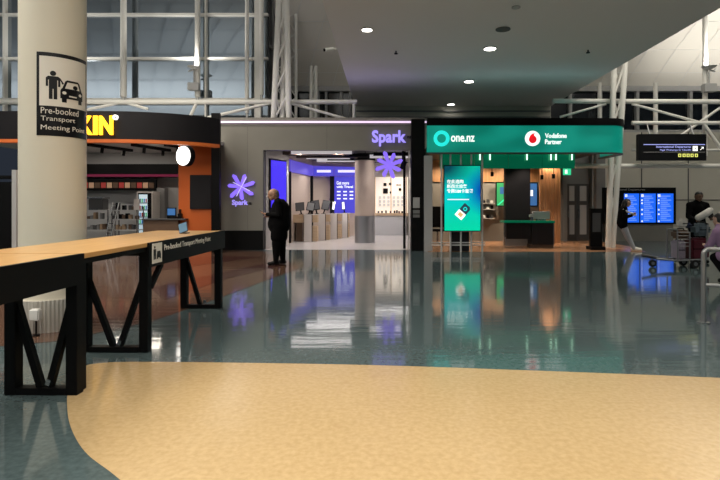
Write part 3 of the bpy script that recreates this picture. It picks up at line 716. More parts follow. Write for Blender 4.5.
# spot lamps
for (px, py, Y, lab) in ((492, 174, 18.5, 'black spot lamp in front of the wood band'), (542, 177, 18.6, 'black spot lamp left on the wood slats'), (553.5, 176, 18.6, 'black spot lamp right on the wood slats')):
    x = PX(px, Y); z = PZ(py, Y)
    t = thing('spot_lamp', lab, 'lamp', (x, Y, z - .06), 'black spot lamps in the green shop')
    obj(MB().tube((x, Y, z), (x, Y, 3.12), .012, 6), 'rod', 'black', t); obj(MB().tube((x, Y, z - .09), (x, Y, z + .07), .055, 12), 'head', 'black', t, smooth=True)
# wall TVs
def tv(x0, x1, y0, y1, Y, mm, lab, mb2=None):
    t = thing('wall_screen', lab, 'screen', ((PX(x0, Y) + PX(x1, Y)) / 2, Y, PZ(y1, Y)))
    obj(MB().box(PX(x0, Y), PX(x1, Y), Y - .06, Y + .02, PZ(y1, Y), PZ(y0, Y)), 'casing', 'black', t)
    obj(MB().box(PX(x0 + 1, Y), PX(x1 - 1, Y), Y - .065, Y - .061, PZ(y1 - 1, Y), PZ(y0 + 1, Y)), 'display', mm, t)
    if mb2: mb2(t, Y - .068)
def pic(t, Y):
    m = MB().box(PX(500, Y), PX(506, Y), Y, Y + .002, PZ(194, Y), PZ(187, Y)); obj(m, 'picture_block', 'tv_blue', t)
    m = MB().prism([(PX(497, Y), PZ(205, Y)), (PX(505, Y), PZ(198, Y)), (PX(506, Y), PZ(199, Y)), (PX(499, Y), PZ(205, Y))], Y, Y + .002); obj(m, 'green_stripe', 'green_lit', t)
tv(495.5, 508, 182, 206.5, 19.9, 'tv_green', 'wall screen with a green picture left of the black pillar', pic)
def pic2(t, Y): obj(MB().box(PX(530.5, Y), PX(533, Y), Y, Y + .002, PZ(196, Y), PZ(190, Y)), 'picture_block', 'screen_white', t)
tv(526, 537.5, 182.5, 206.5, 19.9, 'tv_blue', 'wall screen with a blue picture right of the black pillar', pic2)
# black pillar + desk
Yc = 18.2; x0, x1 = PX(505.5, Yc - .4), PX(530.5, Yc - .4)
t = thing('black_pillar', 'black panelled pillar with steel skirt in the green shop', 'pillar', ((x0 + x1) / 2, Yc, 0))
obj(MB().box(x0, x1, Yc - .4, Yc - .1, .3, 3.12), 'shaft', 'charcoal', t, bevel=.02)
obj(MB().box(x0 - .01, x1 + .01, Yc - .41, Yc - .09, 0, .3), 'steel_skirt', 'dull_steel', t)
Yk = 17.2
t = thing('service_desk', 'dark service desk with a glass top in front of the black pillar', 'desk', (PX(527, Yk), Yk, 0))
obj(MB().box(PX(502, Yk), PX(552, Yk), Yk - .3, Yk + .3, PZ(222.5, Yk), PZ(220.5, Yk)), 'glass_top', 'green_glass', t)
obj(MB().box(PX(530, Yk), PX(551, Yk), Yk - .25, Yk + .28, .12, PZ(222.5, Yk)), 'cabinet', 'charcoal', t)
obj(MB().box(PX(529, Yk), PX(551, Yk), Yk - .2, Yk + .25, 0, .12), 'plinth', 'brown', t)
obj(MB().box(PX(505, Yk), PX(529, Yk), Yk - .18, Yk - .12, .3, PZ(222.5, Yk)), 'modesty_panel', 'charcoal', t)
for q in (502.7, 551): obj(MB().box(PX(q, Yk) - .015, PX(q, Yk) + .015, Yk - .28, Yk - .25, 0, PZ(222.5, Yk)), 'leg', 'steel', t)
zk = PZ(220.5, Yk)
t = thing('desk_monitor', 'pale grey monitor back on the right of the service desk', 'device', (PX(541, Yk), Yk, zk))
obj(MB().box(PX(533, Yk), PX(550, Yk), Yk + .0, Yk + .12, zk + .05, zk + .3), 'body', 'light_grey', t, bevel=.01); obj(MB().box(PX(537, Yk), PX(546, Yk), Yk - .02, Yk + .14, zk, zk + .05), 'foot', 'steel', t)
t = thing('card_terminal', 'small bright card terminal at the middle of the service desk', 'device', (PX(531, Yk), Yk - .1, zk))
obj(MB().box(PX(529.5, Yk), PX(532, Yk), Yk - .14, Yk - .06, zk, zk + .12), 'stand', 'steel', t); obj(MB().box(PX(528.5, Yk), PX(533, Yk), Yk - .18, Yk - .04, zk + .12, zk + .2), 'head', 'light_grey', t)
# shelf with small goods left of the tv
Yh = 19.9
for k, r in enumerate((203, 209, 218)):
    zz = PZ(r, Yh)
    single(MB().box(PX(480, Yh), PX(494, Yh), Yh - .15, Yh + .3, zz - .03, zz), 'wall_shelf', 'light_grey', ['top pale wall shelf behind the lit poster', 'middle pale wall shelf behind the lit poster', 'lowest pale wall shelf behind the lit poster'][k], 'shelf', 'pale wall shelves in the green shop')
    for j, px in enumerate((483.5, 487.5, 491.5)):
        single(MB().box(PX(px, Yh) - .05, PX(px, Yh) + .05, Yh - .1, Yh, zz, zz + .1 + .04 * ((j + k) % 2)), 'gadget_box', ['black', 'dark_grey', 'white'][(j + k) % 3], '%s small gadget from the left on the %s pale wall shelf beside the green screen' % (ORD[j], ('top', 'middle', 'lowest')[k]), 'gadget', 'gadgets on the pale wall shelves', bevel=.012)
# black chair at the left of the shop
xs_, ys_ = PX(437.5, 18.3), 18.3
t = thing('office_chair', 'black chair standing behind the grey pier at the left of the lit poster', 'chair', (xs_, ys_, 0))
obj(MB().box(xs_ - .24, xs_ + .22, ys_ - .22, ys_ + .22, .48, .56), 'seat', 'black', t, bevel=.03)
m = MB().ribbon([(xs_ - .22, ys_ + .1), (xs_ - .1, ys_ + .22), (xs_ + .1, ys_ + .24), (xs_ + .22, ys_ + .16)], .6, 1.35, .05); obj(m, 'backrest', 'black', t, bevel=.015, smooth=True)
obj(MB().tube((xs_, ys_, .08), (xs_, ys_, .48), .035), 'column', 'steel', t)
for k in range(5):
    a_ = k * 2 * math.pi / 5; e_ = (xs_ + .27 * math.cos(a_), ys_ + .27 * math.sin(a_), .05)
    l_ = obj(MB().tube((xs_, ys_, .09), e_, .022, 8), 'leg', 'steel', t); obj(MB().ball((e_[0], e_[1], .03), .03, 8, 6), 'castor', 'black', l_)

# ---- lit poster on chrome poles
YP = 15.62
t = thing('digital_poster', 'bright teal digital poster with Chinese lettering and a SIM card picture', 'poster screen', (PX(462, YP), YP, PZ(231.5, YP)))
obj(MB().box(PX(443.5, YP), PX(481, YP), YP, YP + .07, PZ(231.5, YP), PZ(165, YP)), 'casing', 'black', t)
sm = mat('poster_screen', (.0, .1, .1), .25); nt = sm.node_tree; bs = nt.nodes['Principled BSDF']
tc = nt.nodes.new('ShaderNodeTexCoord'); sp = nt.nodes.new('ShaderNodeSeparateXYZ'); nt.links.new(tc.outputs['Generated'], sp.inputs[0])
# printed artwork of the poster: green to cyan, a deep blue swoosh at the right, a dark corner at the upper left
def rampn(src, stops):
    r_ = nt.nodes.new('ShaderNodeValToRGB'); c_ = r_.color_ramp
    c_.elements[0].position, c_.elements[0].color = stops[0][0], (*stops[0][1], 1); c_.elements[1].position, c_.elements[1].color = stops[-1][0], (*stops[-1][1], 1)
    for p_, k_ in stops[1:-1]: e_ = c_.elements.new(p_); e_.color = (*k_, 1)
    nt.links.new(src, r_.inputs[0]); return r_.outputs[0]
def blob(px_, pz_, sx_, sz_, r0, r1):
    mp_ = nt.nodes.new('ShaderNodeMapping'); mp_.vector_type = 'POINT'; mp_.inputs['Scale'].default_value = (sx_, 0, sz_); mp_.inputs['Location'].default_value = (-px_ * sx_, 0, -pz_ * sz_)
    ln = nt.nodes.new('ShaderNodeVectorMath'); ln.operation = 'LENGTH'; nt.links.new(tc.outputs['Generated'], mp_.inputs[0]); nt.links.new(mp_.outputs[0], ln.inputs[0])
    return rampn(ln.outputs['Value'], [(r0, (1, 1, 1)), (r1, (0, 0, 0))])
def mixc(fac, a_, col):
    x_ = nt.nodes.new('ShaderNodeMix'); x_.data_type = 'RGBA'; nt.links.new(fac, x_.inputs['Factor']); nt.links.new(a_, x_.inputs['A']); x_.inputs['B'].default_value = (*col, 1); return x_.outputs['Result']
c0 = rampn(sp.outputs['Z'], [(0, (.0, .66, .36)), (.3, (.0, .62, .45)), (.55, (.0, .60, .62)), (.8, (.0, .48, .42)), (1, (.0, .48, .30))])
c1 = mixc(blob(1.1, .62, .9, 1.25, .12, .52), c0, (.0, .06, .42))
c2 = mixc(blob(.0, 1.02, .75, 1.6, .15, .62), c1, (.0, .035, .07))
nt.links.new(c2, bs.inputs['Emission Color']); bs.inputs['Emission Strength'].default_value = 1.0
ds = obj(MB().box(PX(444.5, YP), PX(480.2, YP), YP - .012, YP - .001, PZ(230.6, YP), PZ(166, YP)), 'display', sm, t)
Yt = YP - .013
for (s_, x0, x1, y0, y1) in (('在此选购', 447, 463.5, 179.6, 183.5), ('新西兰旅客', 447, 467, 184.3, 188.2), ('专属SIM卡套餐', 447, 473, 189, 193)):
    link_mesh(text_mesh(s_, 'white_lit', front(PX(x0, Yt), Yt, PZ(y1, Yt)), PX(x1, Yt) - PX(x0, Yt), PZ(y0, Yt) - PZ(y1, Yt), .012, .004), 'lettering', ds)
obj(MB().box(PX(447.5, Yt), PX(469, Yt), Yt - .004, Yt, PZ(200, Yt), PZ(199, Yt)), 'web_line', 'screen_white', ds)
cxp, czp = PX(463, Yt), PZ(211.5, Yt)
def rotp(pts, a_): return [(cxp + x * math.cos(a_) - z * math.sin(a_), czp + x * math.sin(a_) + z * math.cos(a_)) for x, z in pts]
mk('sim_dark', (.02, .05, .07), .4, emit=(.012, .045, .07), es=.9); mk('sim_gold', (.4, .25, .1), .4, emit=(.75, .5, .22), es=.9)
sim = obj(MB().prism(rotp([(-.13, -.23), (.13, -.23), (.13, .17), (.07, .23), (-.13, .23)], -.72), Yt - .006, Yt), 'sim_picture', 'sim_dark', ds)
obj(MB().prism(rotp([(-.13, -.23), (.13, -.23), (.13, -.02), (-.13, -.02)], -.72), Yt - .012, Yt - .007), 'pale_half', 'white_lit', sim)
obj(MB().prism(rotp([(-.07, -.18), (.07, -.18), (.07, -.06), (-.07, -.06)], -.72), Yt - .017, Yt - .013), 'contact_pad', 'sim_gold', sim)
rc = rotp([(.0, .1)], -.72)[0]
obj(MB().ring(rc, .035, .06, Yt - .014, Yt - .008, 24), 'ring_mark', 'cyan', sim)
t = thing('pole_screen_rack', 'row of slim chrome poles with a low rail carrying the teal poster', 'rack', (PX(462, YP), YP + .12, 0))
for q in (442, 451, 461.5, 472, 483): obj(MB().tube((PX(q, YP), YP + .12, 0), (PX(q, YP), YP + .12, 3.1), .028, 10), 'pole', 'chrome_pale', t, smooth=True)
for r_ in (243, 245.5): obj(MB().box(PX(432, YP), PX(486, YP), YP + .15, YP + .2, PZ(r_ + .6, YP), PZ(r_ - .6, YP)), 'rail', 'chrome_pale', t)
obj(MB().box(PX(452.5, YP), PX(470, YP), YP + .16, YP + .4, .02, .6), 'black_media_box', 'charcoal', t)

# ================================================================== door recess right of the green shop
Yd = 20.3
struct(MB().box(PX(559, Yd), 8.6, Yd, Yd + .15, 0, 4.3), 'wall_recess', 'grey')
def door(n_, x0, x1):
    d = struct(MB().box(PX(x0, Yd), PX(x1, Yd), Yd - .08, Yd - .001, 0, PZ(184, Yd)), 'door_%d' % n_, 'dark_grey')
    obj(MB().box(PX(x0 + 2.5, Yd), PX(x1 - 2.5, Yd), Yd - .1, Yd - .081, PZ(201, Yd), PZ(186, Yd)), 'door_panel', 'light_grey', d)
    obj(MB().box(PX(x0 + 2.5, Yd), PX(x1 - 2.5, Yd), Yd - .1, Yd - .081, .25, PZ(205, Yd)), 'door_panel', 'light_grey', d)
    obj(MB().box(PX(x0 + .6, Yd), PX(x0 + 1.5, Yd), Yd - .14, Yd - .081, .9, 1.25), 'door_handle', 'steel', d)
door(2, 566, 576); door(3, 576.5, 588)
struct(MB().box(PX(560.5, Yd), PX(564.5, Yd), Yd - .3, Yd - .01, 0, 3.1).box(PX(589, Yd), PX(592, Yd), Yd - .3, Yd - .01, 0, 3.4), 'trim_3', 'grey')
struct(MB().box(PX(595, 18.6), PX(601, 18.6), 18.5, 18.75, 0, 4.4), 'pillar_slim', 'grey', bevel=.02)
t = thing('exit_sign', 'small green lit exit sign above the grey doors', 'sign', (PX(567, 18.8), 18.8, PZ(175, 18.8)))
obj(MB().box(PX(563.5, 18.8), PX(571, 18.8), 18.8, 18.86, PZ(175, 18.8), PZ(168.5, 18.8)), 'panel', 'green_lit', t)
obj(MB().box(PX(565, 18.8), PX(567.3, 18.8), 18.79, 18.799, PZ(173.8, 18.8), PZ(169.8, 18.8)), 'door_mark', 'white_lit', t)
obj(MB().tube((PX(567, 18.8), 18.83, PZ(168.5, 18.8)), (PX(567, 18.8), 18.83, 4.2), .02), 'hanger', 'black', t)
Yq = 16.4
t = thing('black_stand', 'tall black panel stand left of the leaning lattice column', 'stand', (PX(596, Yq), Yq, 0))
obj(MB().box(PX(590.5, Yq), PX(602.5, Yq), Yq, Yq + .12, .1, PZ(208.5, Yq)), 'panel', 'black', t, bevel=.01)
obj(MB().box(PX(589.5, Yq), PX(603.5, Yq), Yq - .15, Yq + .28, 0, .1), 'base', 'black', t)
obj(MB().box(PX(592.5, Yq), PX(600.5, Yq), Yq - .008, Yq - .001, PZ(232, Yq), PZ(213, Yq)), 'poster_sheet', 'dark_grey', t)

# ================================================================== flight information screens
Yf = 20.0
t = thing('flight_board', 'black flight information unit with three tall blue screens', 'screen unit', (PX(640, Yf), Yf, 0))
fz0, fz1 = PZ(224, Yf), PZ(187.5, Yf)
obj(MB().box(PX(604, Yf), PX(676, Yf), Yf, Yf + .3, fz0, fz1), 'black_frame', 'black', t)
obj(MB().box(PX(606, Yf), PX(674, Yf), Yf + .05, Yf + .28, 0, fz0), 'grey_base', 'grey_wall', t)
link_mesh(text_mesh('International Departures', 'light_grey', front(PX(608, Yf), Yf, PZ(191, Yf)), PX(645, Yf) - PX(608, Yf), .09, .0, .004), 'heading', t)
for k, (x0, x1) in enumerate(((624 - 16, 622.5), (624, 639), (640.3, 655.6), (657, 673.3))):
    if k == 0: continue
    s_ = obj(MB().box(PX(x0, Yf), PX(x1, Yf), Yf - .012, Yf - .001, PZ(222.5, Yf), PZ(193.5, Yf)), 'screen', 'fids_blue', t)
    m = MB()
    for r_ in range(13):
        yy = 196 + r_ * 2.0; ln = (.9, .6, .75, .85, .5)[(r_ + k) % 5]
        m.box(PX(x0 + 3.4, Yf), PX(x0 + 3.4 + (x1 - x0 - 4.5) * ln, Yf), Yf - .016, Yf - .013, PZ(yy + .35, Yf), PZ(yy - .1, Yf))
    obj(m, 'flight_rows', 'fids_text', s_)
    m = MB().box(PX(x0 + .8, Yf), PX(x0 + 3.2, Yf), Yf - .016, Yf - .013, PZ(197, Yf), PZ(194.3, Yf))
    for yy in (200, 203, 209.5, 214, 221): m.box(PX(x0 + .8, Yf), PX(x0 + 2.4, Yf), Yf - .016, Yf - .013, PZ(yy + 1, Yf), PZ(yy - .6, Yf))
    obj(m, 'white_marks', 'screen_white', s_)
s_ = obj(MB().box(PX(607, Yf), PX(622.5, Yf), Yf - .012, Yf - .001, PZ(222.5, Yf), PZ(193.5, Yf)), 'dark_screen', 'black_gloss', t)

# ================================================================== overhead sign
Yo = 17.25
x0, x1, z0, z1 = PX(638.5, Yo), PX(706.5, Yo), PZ(160.5, Yo), PZ(134, Yo)
t = thing('overhead_sign', 'black overhead direction sign with white and yellow pictograms hanging from the truss', 'sign', ((x0 + x1) / 2, Yo, z0))
obj(MB().box(x0, x1, Yo, Yo + .18, z0, z1), 'box', 'sign_black', t, bevel=.01)
obj(MB().box(PX(643.5, Yo), PX(705, Yo), Yo - .006, Yo - .001, PZ(144.9, Yo), PZ(144.2, Yo)), 'upper_line', 'sign_blue', t)
obj(MB().box(PX(643.5, Yo), PX(705, Yo), Yo - .006, Yo - .001, PZ(152.3, Yo), PZ(151.9, Yo)), 'lower_line', 'light_grey', t)
link_mesh(text_mesh('International Departures', 'sign_blue', front(PX(656.3, Yo), Yo, PZ(148.4, Yo)), PX(691, Yo) - PX(656.3, Yo), PZ(145.7, Yo) - PZ(148.4, Yo), .008, .006), 'lettering', t)
link_mesh(text_mesh('Ngā Wehenga ki Tāwāhi', 'sign_blue', front(PX(660, Yo), Yo, PZ(151.2, Yo)), PX(691, Yo) - PX(660, Yo), PZ(149, Yo) - PZ(151.2, Yo), .0, .006), 'lettering', t)
ic = obj(MB().box(PX(692.7, Yo), PX(697.5, Yo), Yo - .006, Yo - .001, PZ(151, Yo), PZ(146, Yo)), 'plane_pictogram', 'white_lit', t)
ax, az = PX(695.1, Yo), PZ(148.5, Yo)
m = MB().prism([(ax - .035, az - .005), (ax + .035, az - .005), (ax + .035, az + .008), (ax - .035, az + .008)], Yo - .01, Yo - .0065).prism([(ax - .01, az - .04), (ax + .004, az - .04), (ax + .012, az + .04), (ax - .002, az + .04)], Yo - .01, Yo - .0065)
obj(m, 'plane_mark', 'black', ic)
bx, bz = PX(701.8, Yo), PZ(148.5, Yo)
m = MB().bar((bx - .05, Yo - .005, bz - .05), (bx + .04, Yo - .005, bz + .04), .016, .006).box(bx - .02, bx + .052, Yo - .008, Yo - .002, bz + .036, bz + .052).box(bx + .036, bx + .052, Yo - .008, Yo - .002, bz - .02, bz + .052)
obj(m, 'arrow', 'white_lit', t)
for q in (678.2, 682.5, 686.5, 690.5, 694.8):
    y_ = obj(MB().box(PX(q, Yo), PX(q + 3, Yo), Yo - .006, Yo - .001, PZ(157, Yo), PZ(153.7, Yo)), 'yellow_pictogram', 'sign_yellow', t)
    obj(MB().box(PX(q + 1, Yo), PX(q + 2, Yo), Yo - .009, Yo - .0065, PZ(156.3, Yo), PZ(154.5, Yo)), 'mark', 'black', y_)
for q in (652, 696): obj(MB().tube((PX(q, Yo), Yo + .12, z1 - .05), (PX(q, Yo), 17.6, PZ(123, 17.6)), .02), 'hanger', 'dull_steel', t)

# ================================================================== donut shop on the left
def donut_line(off=0.0):
    pts = [(-12.5, 13.9 - off), (-7.6, 13.9 - off)]
    x0_, y0_ = -7.6, 13.9
    for k in range(1, 11):
        u_ = k / 10; pts.append((x0_ + 2.75 * math.sin(u_ * math.pi / 2 * .82) / math.sin(math.pi / 2 * .82) + off * u_ * .5, y0_ + 1.35 * (1 - math.cos(u_ * math.pi / 2 * .82)) / (1 - math.cos(math.pi / 2 * .82)) - off))
    return pts
fz0, fz1, ft = PZ(142.5, 13.9), PZ(111, 13.9), PZ(139, 13.9)
t = thing('curved_fascia', 'dark curved fascia of the donut shop with an orange lower trim', 'fascia', (-8, 14, fz0))
obj(MB().ribbon(donut_line(), ft, fz1, .15), 'dark_panel', 'charcoal', t, smooth=True)
obj(MB().ribbon(donut_line(.02), fz0, ft - .002, .2), 'orange_trim', 'orange_trim', t, smooth=True)
t = thing('donut_shop_sign', 'bright yellow lit letters on the dark curved fascia', 'sign', (PX(80, 13.85), 13.87, PZ(136, 13.85)))
Yk = 13.87
for s_, q0, q1 in (('D', 31, 44), ('U', 46.5, 58), ('N', 60, 72), ('K', 81.5, 93), ('I', 94.2, 98), ('N', 100, 113.5)):
    link_mesh(text_mesh(s_, 'yellow_lit', front(PX(q0, Yk), Yk, PZ(135, Yk)), PX(q1, Yk) - PX(q0, Yk), PZ(116, Yk) - PZ(135, Yk), .03, .06), 'letter', t)
cx, cz = PX(116, Yk), PZ(117.5, Yk)
obj(MB().ring((cx, cz), .03, .07, Yk - .05, Yk, 24), 'apostrophe', 'white_lit', t)
struct(MB().box(-12.5, -5.2, 18.9, 19.05, 0, 3.3), 'wall_donut_back', 'light_grey')
struct(MB().box(-12.5, -5.1, 15.4, 19.05, 3.3, 3.4), 'ceiling_donut', 'white')
Yo_ = 15.9
struct(MB().box(PX(178.5, Yo_), PX(213, Yo_), Yo_, Yo_ + .2, 0, 3.35), 'wall_orange', 'orange')
struct(MB().box(PX(211.2, 15.45), PX(219.5, 15.45), 15.45, 15.58, 0, PZ(113, 15.45)), 'pillar_black', 'black')
single(MB().box(PX(190.5, Yo_), PX(211.5, Yo_), Yo_ - .06, Yo_, PZ(209, Yo_), PZ(175, Yo_)), 'blank_board', 'charcoal', 'dark blank panel on the orange wall', 'panel', bevel=.008)
Yr = 15.0; cx, cz = PX(185.6, Yr), PZ(156, Yr)
t = thing('round_sign', 'round white lit projecting sign in front of the orange wall', 'sign', (cx, Yr, cz - .3))
sq = lambda m: m
def squash(m):
    m.v = [tuple((cx + (p[0] - cx) * math.cos(-.45) + (p[1] - Yr) * math.sin(.45) * 1, Yr + (p[0] - cx) * math.sin(.45) * -1 + (p[1] - Yr) * math.cos(.45), p[2])) for p in m.v]; return m
obj(squash(MB().tube((cx, Yr - .08, cz), (cx, Yr + .08, cz), .30, 40)), 'drum', 'black', t, smooth=True)
obj(squash(MB().tube((cx, Yr - .086, cz), (cx, Yr - .0805, cz), .28, 40)), 'lit_face', 'white_lit', t)
obj(squash(MB().box(cx - .07, cx + .07, Yr - .09, Yr - .0865, cz + .04, cz + .1).box(cx - .02, cx + .02, Yr - .09, Yr - .0865, cz - .02, cz + .04)), 'face_mark', 'menu_tan', t)
obj(MB().tube((cx, Yr + .05, cz + .2), (cx, Yr + .5, cz + .5), .03), 'bracket', 'black', t)
# track lights
for (xa, ya, xb, yb, lab) in ((88, 143.5, 132, 151.5, 'long black ceiling beam left in the donut shop'), (132, 143, 170, 151, 'long black ceiling beam in the middle of the donut shop'), (165, 143, 205, 150, 'long black ceiling beam near the round sign')):
    p0 = P(xa, ya, 15.8); p1 = P(xb, yb, 17.6); p0 = (p0[0], p0[1], 3.252); p1 = (p1[0], p1[1], 3.252)
    t = thing('track_light', lab, 'track light', (p0[0], p0[1], 3.1), 'black tracks in the donut shop')
    obj(MB().bar(p0, p1, .09, .09), 'track', 'black', t)
    q = Vector(p0).lerp(Vector(p1), .6)
    for s_ in (.3, .8):
        q = Vector(p0).lerp(Vector(p1), s_); obj(MB().tube((q.x, q.y - .03, q.z - .2), (q.x, q.y + .02, q.z - .02), .05, 12), 'spot_head', 'black', t, smooth=True)
Yv = 18.5
single(MB().box(-12, PX(178, Yv), Yv, Yv + .395, PZ(177, Yv), PZ(164, Yv)), 'black_header', 'black', 'wide black header board across the back of the donut shop', 'board')
single(MB().box(-12, PX(187, Yv - .05), Yv - .06, Yv, PZ(176.8, Yv), PZ(174.3, Yv)), 'pink_strip', 'pink_lit', 'thin dark pink strip along the black header board', 'strip')
t = thing('menu_board', 'wide menu board with small food pictures below the black header', 'menu board', (PX(110, Yv), Yv, PZ(190, Yv)))
obj(MB().box(-12, PX(156, Yv), Yv, Yv + .1, PZ(190.5, Yv), PZ(179, Yv)), 'frame', 'black', t)
for k in range(13):
    q = 77 + k * 6; obj(MB().box(PX(q, Yv), PX(q + 5, Yv), Yv - .01, Yv - .001, PZ(188, Yv), PZ(182.5, Yv)), 'food_picture', ['brown', 'menu_red', 'menu_tan', 'black'][(k * 5 + k // 3) % 4], t)
# fridge
Yz = 17.9
t = thing('drinks_fridge', 'lit glass door drinks fridge at the back of the donut shop', 'fridge', (PX(145, Yz), Yz, 0))
obj(MB().box(PX(136.5, Yz), PX(152.5, Yz), Yz, Yz + .6, .05, PZ(191.5, Yz)), 'cabinet', 'pale', t, bevel=.01)
obj(MB().box(PX(138.5, Yz), PX(151.5, Yz), Yz - .04, Yz - .002, .1, PZ(193, Yz)), 'door_frame', 'black', t)
mk('fridge_glow', (.6, .7, .75), .3, emit=(.6, .78, .9), es=.55)
fr = obj(MB().box(PX(139.5, Yz), PX(148, Yz), Yz - .05, Yz - .041, .12, PZ(194.5, Yz)), 'lit_glass', 'fridge_glow', t)
m = MB()
for r_ in (203, 210, 217, 224): m.box(PX(139.5, Yz), PX(148, Yz), Yz - .056, Yz - .051, PZ(r_ + .5, Yz), PZ(r_ - .5, Yz))
obj(m, 'shelf', 'grey', fr)
for r_ in (202.4, 209.4, 216.4, 223.4):
    for k in range(4):
        q = 140.3 + k * 2; obj(MB().box(PX(q, Yz), PX(q + 1.3, Yz), Yz - .062, Yz - .057, PZ(r_, Yz), PZ(r_ - 3.8, Yz)), 'bottle', ['tv_blue', 'menu_red', 'navy', 'tv_green'][(k + int(r_)) % 4], fr)
single(MB().box(PX(153.5, 18.53), PX(164.5, 18.53), 18.53, 18.85, 0, PZ(188, 18.53)), 'tall_cabinet', 'grey', 'tall grey cabinet right of the drinks fridge', 'cabinet', bevel=.01)
# racks
def rack(px0, px1, Y, zt_, lab):
    X0, X1 = PX(px0, Y), PX(px1, Y)
    t = thing('tray_rack', lab, 'rack', ((X0 + X1) / 2, Y, 0), 'metal racks in the donut shop')
    for (x_, y_) in ((X0, Y), (X1, Y), (X0, Y + .45), (X1, Y + .45)): obj(MB().tube((x_, y_, 0), (x_, y_, zt_), .02, 8), 'post', 'steel', t)
    for z_ in (.25, .6, .95, 1.25):
        if z_ < zt_: obj(MB().box(X0, X1, Y, Y + .45, z_ - .03, z_), 'shelf', 'light_grey', t)
    return t
rack(60, 108, 17.0, 1.252, 'wide metal rack behind the thick round column')
rack(112, 137, 17.0, 1.35, 'narrower metal rack left of the drinks fridge')
for k in range(15):
    q = 89 + k * 3.2 + (3 if k > 5 else 0)
    if 108 < q < 113: continue
    for z_ in (.6, .95, 1.25):
        if random.random() < .72 and not (z_ == 1.25 and q < 106.5):
            h_ = random.uniform(.08, .24); x_ = PX(q, 17.2)
            single(MB().box(x_ - .045, x_ + .045, 17.15, 17.3, z_, z_ + h_), 'pantry_box', random.choice(['black', 'dark_grey', 'card', 'brown', 'grey']), 'small supply box %s along the %s shelf of the metal racks in the donut shop' % (ORD[k], {.6: 'lower', .95: 'middle', 1.25: 'top'}[z_]), 'box', 'supplies on the metal racks', bevel=.008)
t = thing('step_ladder', 'silver step ladder leaning between the two metal racks', 'ladder', (PX(110, 16.7), 16.7, 0))
for q0, q1 in ((104, 109), (109, 115)): obj(MB().tube((PX(q0, 16.6), 16.55, 0), (PX(q1, 16.6), 16.85, 1.5), .025, 8), 'rail', 'steel', t)
for k in range(5):
    u_ = .15 + k * .2; obj(MB().box(PX(104 + 5 * u_, 16.6), PX(109 + 6 * u_, 16.6), 16.53 + .3 * u_, 16.6 + .3 * u_, 1.5 * u_ - .02, 1.5 * u_), 'tread', 'steel', t)
t = thing('coffee_machine', 'dark coffee machine on top of the wide metal rack', 'coffee machine', (PX(97, 17.2), 17.2, 1.25))
obj(MB().box(PX(90, 17.2), PX(104, 17.2), 17.1, 17.5, 1.25, 1.62), 'body', 'dark_grey', t, bevel=.02); obj(MB().box(PX(89, 17.2), PX(105, 17.2), 17.05, 17.5, 1.62, 1.67), 'cup_tray', 'steel', t)
obj(MB().box(PX(92, 17.2), PX(102, 17.2), 17.0, 17.1, 1.25, 1.28), 'drip_tray', 'steel', t)
single(MB().box(PX(134, 16.97), PX(139.5, 16.97), 16.95, 16.98, PZ(210, 16.97), PZ(199, 16.97)), 'notice_card', 'pale', 'pale notice card hanging left of the drinks fridge', 'card')
Yy = 15.7
t = thing('shop_counter', 'brown wooden shop counter right of the drinks fridge', 'counter', (PX(162, Yy), Yy, 0))
obj(MB().box(PX(143.5, Yy), PX(178, Yy), Yy, Yy + .15, 0, PZ(220, Yy)), 'front_panel', 'brown', t)
obj(MB().box(PX(142.5, Yy), PX(186, Yy), Yy - .05, Yy + .19, PZ(220, Yy), PZ(218.5, Yy)), 'top', 'dark_grey', t)
zc_ = PZ(218.5, Yy)
t = thing('till_screen', 'small till with a pale lit screen on the brown counter', 'till', (PX(171, Yy), Yy + .3, zc_))
obj(MB().box(PX(167, Yy), PX(176, Yy), Yy + .0, Yy + .17, zc_, zc_ + .06), 'foot', 'black', t)
obj(MB().box(PX(166.5, Yy), PX(175.5, Yy), Yy + .03, Yy + .08, zc_ + .06, zc_ + .33), 'casing', 'black', t)
obj(MB().box(PX(167.2, Yy), PX(174.8, Yy), Yy + .02, Yy + .029, zc_ + .1, zc_ + .3), 'display', 'tv_blue', t)
t = thing('card_reader', 'black card reader beside the till on the brown counter', 'device', (PX(179, Yy), Yy + .2, zc_))
obj(MB().box(PX(177.3, Yy), PX(181, Yy), Yy + .0, Yy + .15, zc_, zc_ + .16), 'body', 'black', t, bevel=.02); obj(MB().box(PX(178, Yy), PX(180, Yy), Yy + .05, Yy + .12, zc_ + .16, zc_ + .28), 'handle', 'black', t, bevel=.01)
# left edge dark cabinet
Ye = 12.6
t = thing('black_cabinet', 'tall black cabinet with a grey edge post at the far left edge', 'cabinet', (PX(3, Ye), Ye, 0))
obj(MB().box(-11, PX(13, Ye), Ye, Ye + .4, 0, PZ(182, Ye)), 'body', 'black', t)
obj(MB().box(PX(13.2, Ye), PX(17.5, Ye), Ye - .05, Ye + .4, 0, PZ(170, Ye)), 'edge_post', 'light_grey', t)
obj(MB().box(-11, PX(13, Ye), Ye - .02, Ye + .4, PZ(178.5, Ye), PZ(175.5, Ye)), 'top_rail', 'black', t)

